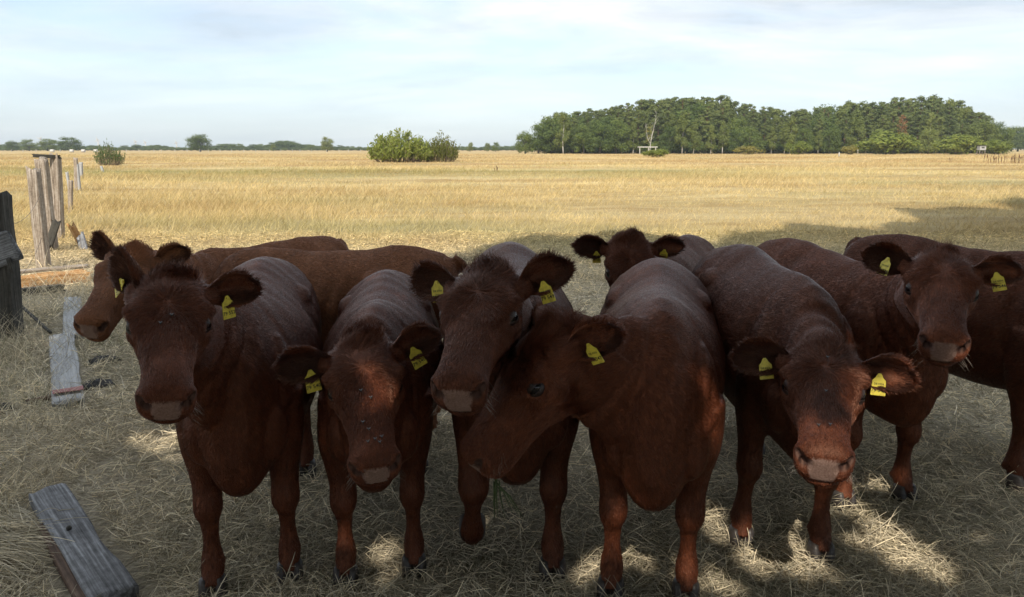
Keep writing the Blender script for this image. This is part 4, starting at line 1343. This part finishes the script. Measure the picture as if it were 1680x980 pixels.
mb = MB(); r = np.random.default_rng(4); c = pt(812, 790, 2.12)
for i in range(9):
    e_ = np.array([r.normal(.02, .035), r.normal(0, .02), -r.uniform(.06, .13)])
    mb.tube([c + r.normal(0, .006, 3), c + e_ * .5 + [0, 0, .015], c + e_], [.0022, .0026, .0006], 4)
tag(mb.build('grass_sprig', m_green), 'small sprig of green grass hanging from the front cow mouth', 'grass sprig')

# ------------------------------------------------------------------ weathered timber
def wood_mat(name, stops, stripe=1.0):
    m, nt, B = new_mat(name)
    t = N(nt, 'ShaderNodeTexCoord')
    gr = noise(nt, mapped(nt, t.outputs['Object'], (2.5 * stripe, 70 * stripe, 70 * stripe)), 1.0, 6, .65)
    sp_ = noise(nt, t.outputs['Object'], 26, 6, .7)
    f = math_n(nt, 'ADD', math_n(nt, 'MULTIPLY', gr, .72), math_n(nt, 'MULTIPLY', sp_, .28))
    nt.links.new(ramp(nt, f, stops), B.inputs['Base Color'])
    B.inputs['Roughness'].default_value = .85
    B.inputs['Specular IOR Level'].default_value = .25
    bump(nt, f, .8, .012, B)
    return m

m_grey = wood_mat('weathered_grey_wood', [(.34, (.05, .05, .052)), (.48, (.17, .17, .175)), (.60, (.33, .335, .35)), (.70, (.55, .56, .58))])
m_pale = wood_mat('bleached_board', [(.32, (.17, .165, .16)), (.5, (.40, .40, .40)), (.68, (.56, .56, .55))])
m_post = wood_mat('old_post_wood', [(.33, (.07, .055, .045)), (.45, (.25, .20, .155)), (.56, (.42, .36, .30)), (.68, (.68, .65, .60))])
m_darkpost = wood_mat('dark_post_wood', [(.35, (.025, .024, .022)), (.55, (.085, .08, .07)), (.72, (.16, .15, .13))])
m_split = wood_mat('orange_split_wood', [(.34, (.20, .085, .03)), (.5, (.46, .25, .10)), (.66, (.68, .47, .25))])
m_rot = wood_mat('rotten_red_wood', [(.35, (.05, .032, .024)), (.55, (.16, .105, .075)), (.7, (.30, .23, .17))])
m_dung, nt, B = new_mat('dark_dung')
t = N(nt, 'ShaderNodeTexCoord')
dn_ = noise(nt, t.outputs['Object'], 22, 6, .7)
nt.links.new(ramp(nt, dn_, [(.4, (.012, .011, .010)), (.7, (.05, .043, .036))]), B.inputs['Base Color'])
B.inputs['Roughness'].default_value = .7; bump(nt, dn_, .9, .02, B)

def beam(name, mat, p0, p1, w, d, label=None, cat=None, group=None, jag=.03, seed=0, nl=22, parent=None, up=(0, 0, 1), wear=.07, notch=0.0):
    """an old sawn timber from p0 to p1, w wide, d thick, edges worn and ends ragged; built lying along its own x axis"""
    r = np.random.default_rng(seed)
    p0, p1 = np.array(p0, float), np.array(p1, float)
    L = np.linalg.norm(p1 - p0); ax = (p1 - p0) / L
    sy = unit(np.cross(up, ax)); sz = np.cross(ax, sy)
    prof = []
    for k in range(28):
        a = 2 * pi * k / 28
        prof.append((sup(np.cos(a), 7) * w / 2, sup(np.sin(a), 7) * d / 2))
    prof = np.array(prof)
    ends = r.normal(0, jag, (2, 28)); ends = (ends + np.roll(ends, 1, 1) + np.roll(ends, -1, 1)) / 2
    rings = []
    for i in range(nl):
        t = i / (nl - 1)
        x = np.full(28, t * L)
        e = max(0, 1 - t * 9); x = x + ends[0] * e
        e = max(0, 1 - (1 - t) * 9); x = x + ends[1] * e
        q = prof.copy()
        nz = wob(np.stack([x * 5, q[:, 0] * 30, q[:, 1] * 30], 1), 1.0, seed + 5)
        q *= 1 + wear * nz[:, :1]
        if notch:
            q[:, 0] = np.where((q[:, 0] > w * .3), q[:, 0] - notch * w * np.clip(np.sin(7 * t * L + seed) - .2, 0, 1), q[:, 0])
        q[:, 1] += .012 * w * sin(5 * t * L + seed)
        rings.append(np.stack([x, q[:, 0], q[:, 1]], 1))
    b = MB(); b.loft(rings)
    o = b.build(name, mat)
    o.matrix_world = frame_matrix(p0, ax, sy, sz)
    if parent is not None:
        o.parent = parent; o.matrix_parent_inverse = parent.matrix_world.inverted()
    if label: tag(o, label, cat, group)
    return o

def plank(name, mat, pxa, pxb, w, d, label='', seed=0, zoff=0.0, notch=.12, jag=.03):
    a, b = gnd(*pxa), gnd(*pxb)
    a[2] = gh(a[0], a[1]) + d / 2 + zoff; b[2] = gh(b[0], b[1]) + d / 2 + zoff
    return beam(name, mat, a, b, w, d, label, 'plank', None, jag=jag, seed=seed, nl=40, notch=notch)

p1_ = plank('plank', m_grey, (80, 822), (192, 1000), .15, .055, zoff=.016, label= 'long dark grey weathered plank with rotten edge at the lower left corner', seed=3, notch=.10, jag=.012)
a, b = gnd(72, 872), gnd(140, 1000)
beam('rotten_edge', m_rot, [a[0], a[1], .03], [b[0], b[1], .03], .05, .04, seed=8, nl=30, notch=.4, parent=p1_)
for tpos, side in ((.46, -.02),):
    a = gnd(80, 822); b = gnd(192, 1000); c = a + (b - a) * tpos
    bb = MB(); an = np.linspace(0, 2 * pi, 9, endpoint=False)
    bb.loft([np.stack([c[0] + side + .009 * q * np.cos(an), c[1] + .012 * q * np.sin(an), np.full(9, .0745 + dz)], 1) for q, dz in ((1, -.01), (1, 0), (.5, .006))])
    o = bb.build('knot', m_darkpost); o.parent = p1_; o.matrix_parent_inverse = p1_.matrix_world.inverted()
p2_ = plank('plank', m_pale, (101, 556), (113, 668), .185, .05, 'broad pale grey plank with a faint red band across its near end', 5, notch=.05, jag=.014)
a, b = gnd(112, 651), gnd(113, 657)
a[2] = b[2] = gh(a[0], a[1]) + .067
m_red, nt, B = new_mat('faded_red_paint'); B.inputs['Base Color'].default_value = (.36, .17, .16, 1); B.inputs['Roughness'].default_value = .9
beam('red_band', m_red, a, b, .175, .004, seed=2, nl=6, parent=p2_, jag=.006)
plank('plank', m_pale, (119, 494), (121, 556), .165, .045, 'pale blue grey plank farther back, beside the tan cow muzzle', 9, notch=.08)

# split logs by the fence
a, b = gnd(22, 478), gnd(146, 464); a[2] = b[2] = .08
lg = beam('split_log', m_split, a, b, .17, .16, 'split log with bright orange heartwood lying in the sun by the fence', 'log', None, jag=.05, seed=12, nl=30, wear=.22)
a, b = gnd(22, 470), gnd(146, 458); a[2] = b[2] = .165
beam('bark_slab', m_post, a, b, .15, .04, seed=13, nl=26, wear=.15, parent=lg)
a, b = gnd(28, 488), gnd(100, 480); a[2] = b[2] = .05
beam('log', m_darkpost, a, b, .10, .09, 'short dark grey log lying in front of the orange split log', 'log', None, jag=.04, seed=14)
a, b = gnd(36, 527), gnd(84, 552); a[2] = .16; b[2] = .03
beam('iron_rod', m_darkpost, a, b, .022, .022, 'thin dark rod leaning down from the big dark post', 'rod', None, jag=.003, seed=15, nl=10)
a, b = gnd(48, 664), gnd(94, 655); a[2] = b[2] = .02
beam('rotten_stick', m_rot, a, b, .04, .03, 'dark rotten piece of wood at the left of the broad pale plank', 'stick', None, jag=.02, seed=16)
a, b = gnd(150, 472), gnd(230, 462); a[2] = b[2] = .03

def dung(px, py, rx, ry, label, seed):
    c = gnd(px, py); r = np.random.default_rng(seed)
    rings = []
    an = np.linspace(0, 2 * pi, 26, endpoint=False)
    w_ = 1 + .18 * np.sin(3 * an + seed) + .12 * np.sin(5 * an + 2 * seed) + r.normal(0, .05, 26)
    for q, z in ((1.0, -.01), (1.0, .012), (.82, .032), (.55, .030), (.28, .045)):
        rings.append(np.stack([q * rx * w_ * np.cos(an), q * ry * w_ * np.sin(an), z + r.normal(0, .004, 26)], 1))
    b = MB(); b.loft(rings)
    tag(b.build('cow_pat', m_dung, loc=(c[0], c[1], gh(c[0], c[1]))), label, 'cow pat')
dung(170, 594, .105, .10, 'dark dried cow pat, the farther of two right of the broad pale plank', 1)
dung(160, 632, .12, .09, 'dark crusted cow pat, the nearer of two right of the broad pale plank', 2)
dung(4, 672, .06, .08, 'dark lump in the grass at the left edge', 3)

# fence posts
def post(base_px, top_px, w, d, mat, label, seed, lean_y=0.0, jag=.03, name='fence_post', sink=.06, group='fence posts on the left'):
    a = gnd(*base_px); top = pt(top_px[0], top_px[1], a[1] + lean_y)
    a2 = a.copy(); a2[2] = -sink
    return beam(name, mat, a2, top, w, d, label, 'fence post', group, jag=jag, seed=seed, nl=30, up=(0, -1, 0), wear=.06, notch=.05)

big = post((14, 556), (-8, 318), .20, .17, m_darkpost, 'thick dark fence post cut by the left edge, a short board nailed to it', 21, jag=.04)
a = gnd(14, 556)
q0, q1 = pt(-18, 418, a[1] - .11), pt(22, 404, a[1] - .11)
beam('board', m_grey, q0, q1, .26, .035, seed=22, nl=14, parent=big, up=(0, -1, 0), jag=.012)
q0, q1 = pt(14, 425, a[1] - .14), pt(20, 445, a[1] - .14)
beam('board_splinter', m_darkpost, q0, q1, .03, .03, seed=23, nl=8, parent=big, up=(0, -1, 0), jag=.01)
post((72, 443), (55, 279), .145, .13, m_post, 'brown weathered fence post, nearest of the three standing close together', 24)
pp = post((86, 412), (68, 264), .16, .13, m_post, 'dark topped fence post between its two close neighbours', 25)
p3 = post((97, 393), (91, 258), .155, .13, m_post, 'pale silvery fence post with a rail end on its top', 26)
a = gnd(97, 393)
beam('rail', m_darkpost, pt(56, 255.5, a[1] - .3), pt(97, 257.5, a[1]), .05, .06, 'dark broken rail resting on top of the pale silvery post', 'rail', None, seed=27, jag=.03, up=(0, 0, 1))
a = gnd(86, 412)
beam('broken_board', m_darkpost, pt(92, 366, a[1] - .15), pt(80, 402, a[1] - .15), .12, .03, 'dark broken board hanging between the close fence posts', 'board', None, seed=28, jag=.05, up=(0, -1, 0))
beam('broken_board', m_split, pt(118, 372, a[1] + .5), pt(134, 402, a[1] + .5), .11, .04, 'lichen yellow broken board leaning right of the close fence posts', 'board', None, seed=29, jag=.04, up=(0, -1, 0))
beam('broken_board', m_grey, pt(131, 386, a[1] + .3), pt(146, 436, a[1] - .2), .14, .05, 'grey leaning board end right of the yellow one', 'board', None, seed=30, jag=.04, up=(0, -1, 0))
post((115, 348), (116, 297), .10, .09, m_post, 'thin crooked grey fence post in mid distance', 31)
post((117, 330), (110, 284), .07, .07, m_pale, 'slim pale fence stake leaning behind the crooked one', 35)
post((126, 313), (124, 260.5), .13, .12, m_post, 'dark streaked fence post of the far pair', 32)
post((130, 313), (126, 270), .12, .10, m_pale, 'white bleached fence post of the far pair', 33)
post((133, 292), (132.5, 267), .18, .16, m_pale, 'short white fence post farthest along the row', 34)
post((169, 282), (166, 273), .14, .12, m_pale, 'small white leaning peg at the foot of the sapling', 36)
m_wire, nt, B = new_mat('rusty_wire'); B.inputs['Base Color'].default_value = (.06, .05, .045, 1); B.inputs['Metallic'].default_value = .6; B.inputs['Roughness'].default_value = .6
for (pa, Ya), (pb, Yb), lab in [(((8, 372), 6.3), ((68, 316), 10.0), 'rusty fence wire from the big dark post to the brown post, upper strand'),
                                (((12, 470), 6.3), ((70, 386), 10.0), 'rusty fence wire from the big dark post to the brown post, lower strand'),
                                (((95, 318), 13.7), ((114, 308), 19.4), 'rusty wire from the silvery post to the crooked one')]:
    a, b = pt(*pa, Ya), pt(*pb, Yb)
    q = np.array([a + (b - a) * t - np.array([0, 0, .10 * sin(pi * t)]) for t in np.linspace(0, 1, 12)])
    mb = MB(); mb.tube(q, np.full(12, .0022), 5)
    tag(mb.build('fence_wire', m_wire), lab, 'wire')

# tall dead stems at the right and by the fence
m_stem = bark_mat('brown_dead_stems', (.07, .035, .02), (.17, .085, .045), 3.0)
r = np.random.default_rng(77)
def stems(x0, x1, base, n, hgt, label, name='dead_stems'):
    mb = MB()
    for i in range(n):
        p = gnd(r.uniform(x0, x1), base + r.uniform(-1.2, 1.2)); h_ = hgt * r.uniform(.5, 1.1)
        q, _ = resample([(p[0], p[1], -.05), (p[0] + r.normal(0, .05), p[1], h_ * .5), (p[0] + r.normal(0, .1), p[1], h_)], [.01] * 3, 5)
        mb.tube(q, [.012, .012, .018, .03, .006], 5)
    tag(mb.build(name, m_stem), label, 'weeds', kind='stuff')
stems(1612, 1680, 267.5, 46, 1.0, 'brown dead dock stems standing in the grass at the right edge')
stems(1556, 1562, 268, 3, .9, 'few brown dead stems in the field at the right')
stems(812, 818, 281, 4, .45, 'small brown dead weed in the middle of the field')

# far furniture of the field
m_white, nt, B = new_mat('whitish_wood'); B.inputs['Base Color'].default_value = (.55, .53, .50, 1); B.inputs['Roughness'].default_value = .8
def frame_hut():
    p = pt(1062, 247, 222); e = empty('wooden_shelter', (p[0], 222, 0)); tag(e, 'low open white wooden frame standing before the bare birch', 'shelter')
    b = MB(); b.box((0, 0, 2.05), (5.6, 1.8, .22)); b.build('roof', m_white, e, False)
    for x_ in (-2.3, 0.2, 2.3):
        b = MB(); b.box((x_, -.6, .95), (.18, .18, 1.98)); b.build('post', m_white, e, False)
frame_hut()
def raised_hide():
    p = pt(1610, 245, 190); e = empty('raised_hide', (p[0], 190, 0)); tag(e, 'small grey brown raised hunting hide standing between the willows at the right', 'hide')
    b = MB(); b.box((0, 0, 1.75), (1.5, 1.3, 1.0)); b.build('cabin', m_pale, e, False)
    b = MB(); b.box((0, 0, 2.33), (1.8, 1.6, .12)); b.build('roof', m_darkpost, e, False)
    for x_ in (-.62, .62):
        for y_ in (-.5, .5):
            b = MB(); b.tube([(x_ * 1.15, y_ * 1.15, -.05), (x_, y_, 1.27)], [.07, .06], 6); b.build('leg', m_post, e)
    b = MB(); b.box((0, -.668, 1.85), (.7, .03, .35)); b.build('window', m_darkpost, e, False)
raised_hide()
for px, lab in ((86, 'pale wrapped bale, leftmost of the row before the far oaks'), (118, 'pale wrapped bale in the middle of the row before the far oaks'), (137, 'pale wrapped bale, larger and right of the middle one'), (158, 'pale wrapped bale just left of the sapling top')):
    p = pt(px, 250, 330); b = MB()
    b.tube([(-.7, 0, .62), (-.66, 0, .62), (.66, 0, .62), (.7, 0, .62)], [.5, .65, .65, .5], 14); tag(b.build('wrapped_bale', m_white, loc=(p[0], 330, 0)), lab, 'bale')
for i, px in enumerate(range(2, 620, 19)):
    p = pt(px + random.uniform(-4, 4), 250, 345); b = MB(); b.tube([(0, 0, -.1), (0, 0, 1.2), (0, 0, 1.3)], [.10, .09, .04], 6)
    tag(b.build('far_fence_post', m_white, loc=(p[0], 345, 0)), 'tiny pale post of the fence before the far tree line', 'fence post', 'posts of the far fence')
p = pt(1377, 250, 150); b = MB(); b.tube([(0, 0, -.1), (0, 0, .8), (0, 0, .9)], [.12, .11, .05], 6)
tag(b.build('marker_post', m_white, loc=(p[0], 150, 0)), 'small white marker post in the field left of the yellow bush', 'post')

def turbine(px, top, label):
    Y = 1500; p = pt(px, top, Y); Hh = p[2] * .74
    e = empty('wind_turbine', (p[0], Y, 0)); tag(e, label, 'wind turbine', 'wind turbines on the horizon')
    b = MB(); b.tube([(0, 0, 0), (0, 0, Hh)], [1.5, .8], 8); b.build('tower', m_white, e)
    b = MB(); b.box((0, 0, Hh + .6), (1.6, 4, 1.6)); b.build('nacelle', m_white, e, False)
    ph_ = random.uniform(0, 2)
    for k in range(3):
        a = ph_ + k * 2 * pi / 3; L_ = p[2] * .28
        b = MB(); b.tube([(0, -2.4, Hh + .6), (sin(a) * L_ * .3, -2.4, Hh + .6 + cos(a) * L_ * .3), (sin(a) * L_, -2.4, Hh + .6 + cos(a) * L_)], [.5, .8, .2], 6, (0, 1, 0), .4)
        b.build('blade', m_white, e)
for px, top in ((66, 222), (160, 225), (222, 228), (238, 230), (289, 231)):
    turbine(px, top, {66: 'wind turbine above the second oak from the left', 160: 'wind turbine just left of the sapling', 222: 'wind turbine first right of the sapling', 238: 'wind turbine second right of the sapling', 289: 'wind turbine left of the solitary oak'}[px])

# ------------------------------------------------------------------ the oaks behind the camera whose shade lies over the herd
SPOTS = [(1290, 834, .08), (1335, 826, .07), (1399, 832, .07), (1275, 890, .09), (1300, 930, .08), (1240, 925, .06), (1159, 862, .07), (1150, 835, .04), (1480, 915, .09), (1525, 930, .08), (1456, 880, .06),
         (1545, 815, .06), (1285, 784, .05), (1437, 796, .06), (1462, 736, .06), (1646, 796, .07), (1349, 950, .05), (1178, 967, .06), (1627, 893, .05), (632, 900, .07), (642, 932, .07), (772, 857, .05),
         (950, 942, .07), (1034, 921, .06), (235, 728, .09), (275, 735, .08), (1390, 890, .04), (1110, 940, .04), (700, 955, .03), (1585, 850, .04)]
tubes = []
for px, py, rd in SPOTS:
    tubes.append((gnd(px, py), rd))
for px, py, Y, rd in [(1359, 744, 1.93, -.02), (1580, 492, 2.60, -.015), (1576, 520, 2.57, -.02), (1435, 470, 2.6, -.01), (1050, 462, 2.9, .0), (1172, 560, 2.8, .0), (1330, 430, 3.6, .03), (1105, 905, 2.2, .0), (1225, 850, 2.72, .01), (1505, 770, 3.1, .02), (1375, 800, 3.1, .01)]:
    tubes.append((pt(px, py, Y), rd))
def shade_edge(x):
    return np.interp(x, [-12, -7, -5.4, -3.5, -1.0, 1.0, 4, 7, 11, 16, 22], [7.0, 7.6, 8.4, 9.8, 12.0, 13.2, 14.0, 15.0, 19.5, 23, 26])
trunks = np.array([(-7.5, -7.5), (0.0, -9.0), (8.0, -8.0), (16.5, -1.0)])
r = np.random.default_rng(91)
n = 230000
gxx = r.uniform(-11, 24, n); gy = r.uniform(-1.2, 27, n)
edge_n = 0.9 * np.sin(gxx * 1.3) + .5 * np.sin(gxx * 3.1 + 1)
ok = gy < shade_edge(gxx) + edge_n + r.normal(0, .25, n)
gxx, gy = gxx[ok], gy[ok]; n = len(gxx)
zz_ = np.where(gy < 4.6, 4.6 + 2.2 * r.beta(1.6, 1.6, n), 10.5 + 4.5 * r.beta(1.6, 1.6, n))
C = np.stack([gxx, gy, np.zeros(n)], 1) + SUN[None] * (zz_ / SUN[2])[:, None]
el = np.degrees(np.arctan2(C[:, 2] - EYE, np.hypot(C[:, 0], C[:, 1]))); fr_ = np.abs(C[:, 0]) < .95 * C[:, 1] + 1.0
ok = ~(fr_ & (C[:, 1] > 0) & (el < 20))
for c, rd in tubes:
    dl = C - c[None]; al = dl @ SUN
    ok &= np.linalg.norm(dl - al[:, None] * SUN[None], axis=1) > rd + .045
C = C[ok]; n = len(C)
nr_ = rdirs(n, r) * .8 + SUN[None] * .8; nr_ /= np.linalg.norm(nr_, axis=1)[:, None]
t_ = np.cross(nr_, rdirs(n, r)); t_ /= np.linalg.norm(t_, axis=1)[:, None]
b_ = np.cross(nr_, t_); s_ = r.uniform(.08, .13, n)[:, None]
own = np.argmin(((C[:, None, :2] - (trunks + np.array([0, 0]))[None]) ** 2).sum(2), 1)
for k, (tx, ty) in enumerate(trunks):
    e = empty('shade_oak', (tx, ty, 0))
    tag(e, 'tall leafy oak standing behind the photographer, shading the herd', 'tree', 'oaks behind the photographer')
    mk = own == k; base = np.array([tx, ty, 0])
    mb = MB(); q, w_ = resample([(0, 0, -.3), (.1, 0, 3), (.1, .2, 7.5), (.3, .3, 12.5)], [.50, .40, .30, .12], 10); mb.tube(q, w_[:, 0], 10)
    cc_ = C[mk] - base
    for j in r.choice(len(cc_), min(9, len(cc_)), replace=False):
        limb(mb, (.1, .1, r.uniform(4, 7)), cc_[j], .12, .04, r)
    mb.build('trunk', m_bark, e)
    quads_mesh('crown', cc_, (t_ * s_)[mk], (b_ * s_ * .7)[mk], m_oak, e)

for bx, by, hh, wd in [(-7, -10, 3.5, 1.5), (-3.2, -10, 5, 1.6), (6.5, -11, 3.5, 1.6)]:  # unseen bushes added to block low sky light from behind the camera
    plant_tree('added_shade_bush', 'unseen leafy bush added behind the photographer to darken the cattle fronts', 'bushes added behind the photographer', ('bush', m_oak, m_bark, 51, 6500), bx, by, hh, wd, 'bush')

# ------------------------------------------------------------------ summer haze over the plain
mh = bpy.data.materials.new('haze_air'); mh.use_nodes = True
ht = mh.node_tree; ht.nodes.remove(ht.nodes['Principled BSDF'])
pv = ht.nodes.new('ShaderNodeVolumePrincipled')
pv.inputs['Color'].default_value = (.80, .90, 1.0, 1); pv.inputs['Density'].default_value = .00022; pv.inputs['Anisotropy'].default_value = 0.0
ht.links.new(pv.outputs[0], ht.nodes['Material Output'].inputs['Volume'])
b = MB(); b.box((0, 800, 49), (3800, 2400, 101))
tag(b.build('haze', mh, None, False), 'thin blue summer haze over the whole plain', kind='stuff')
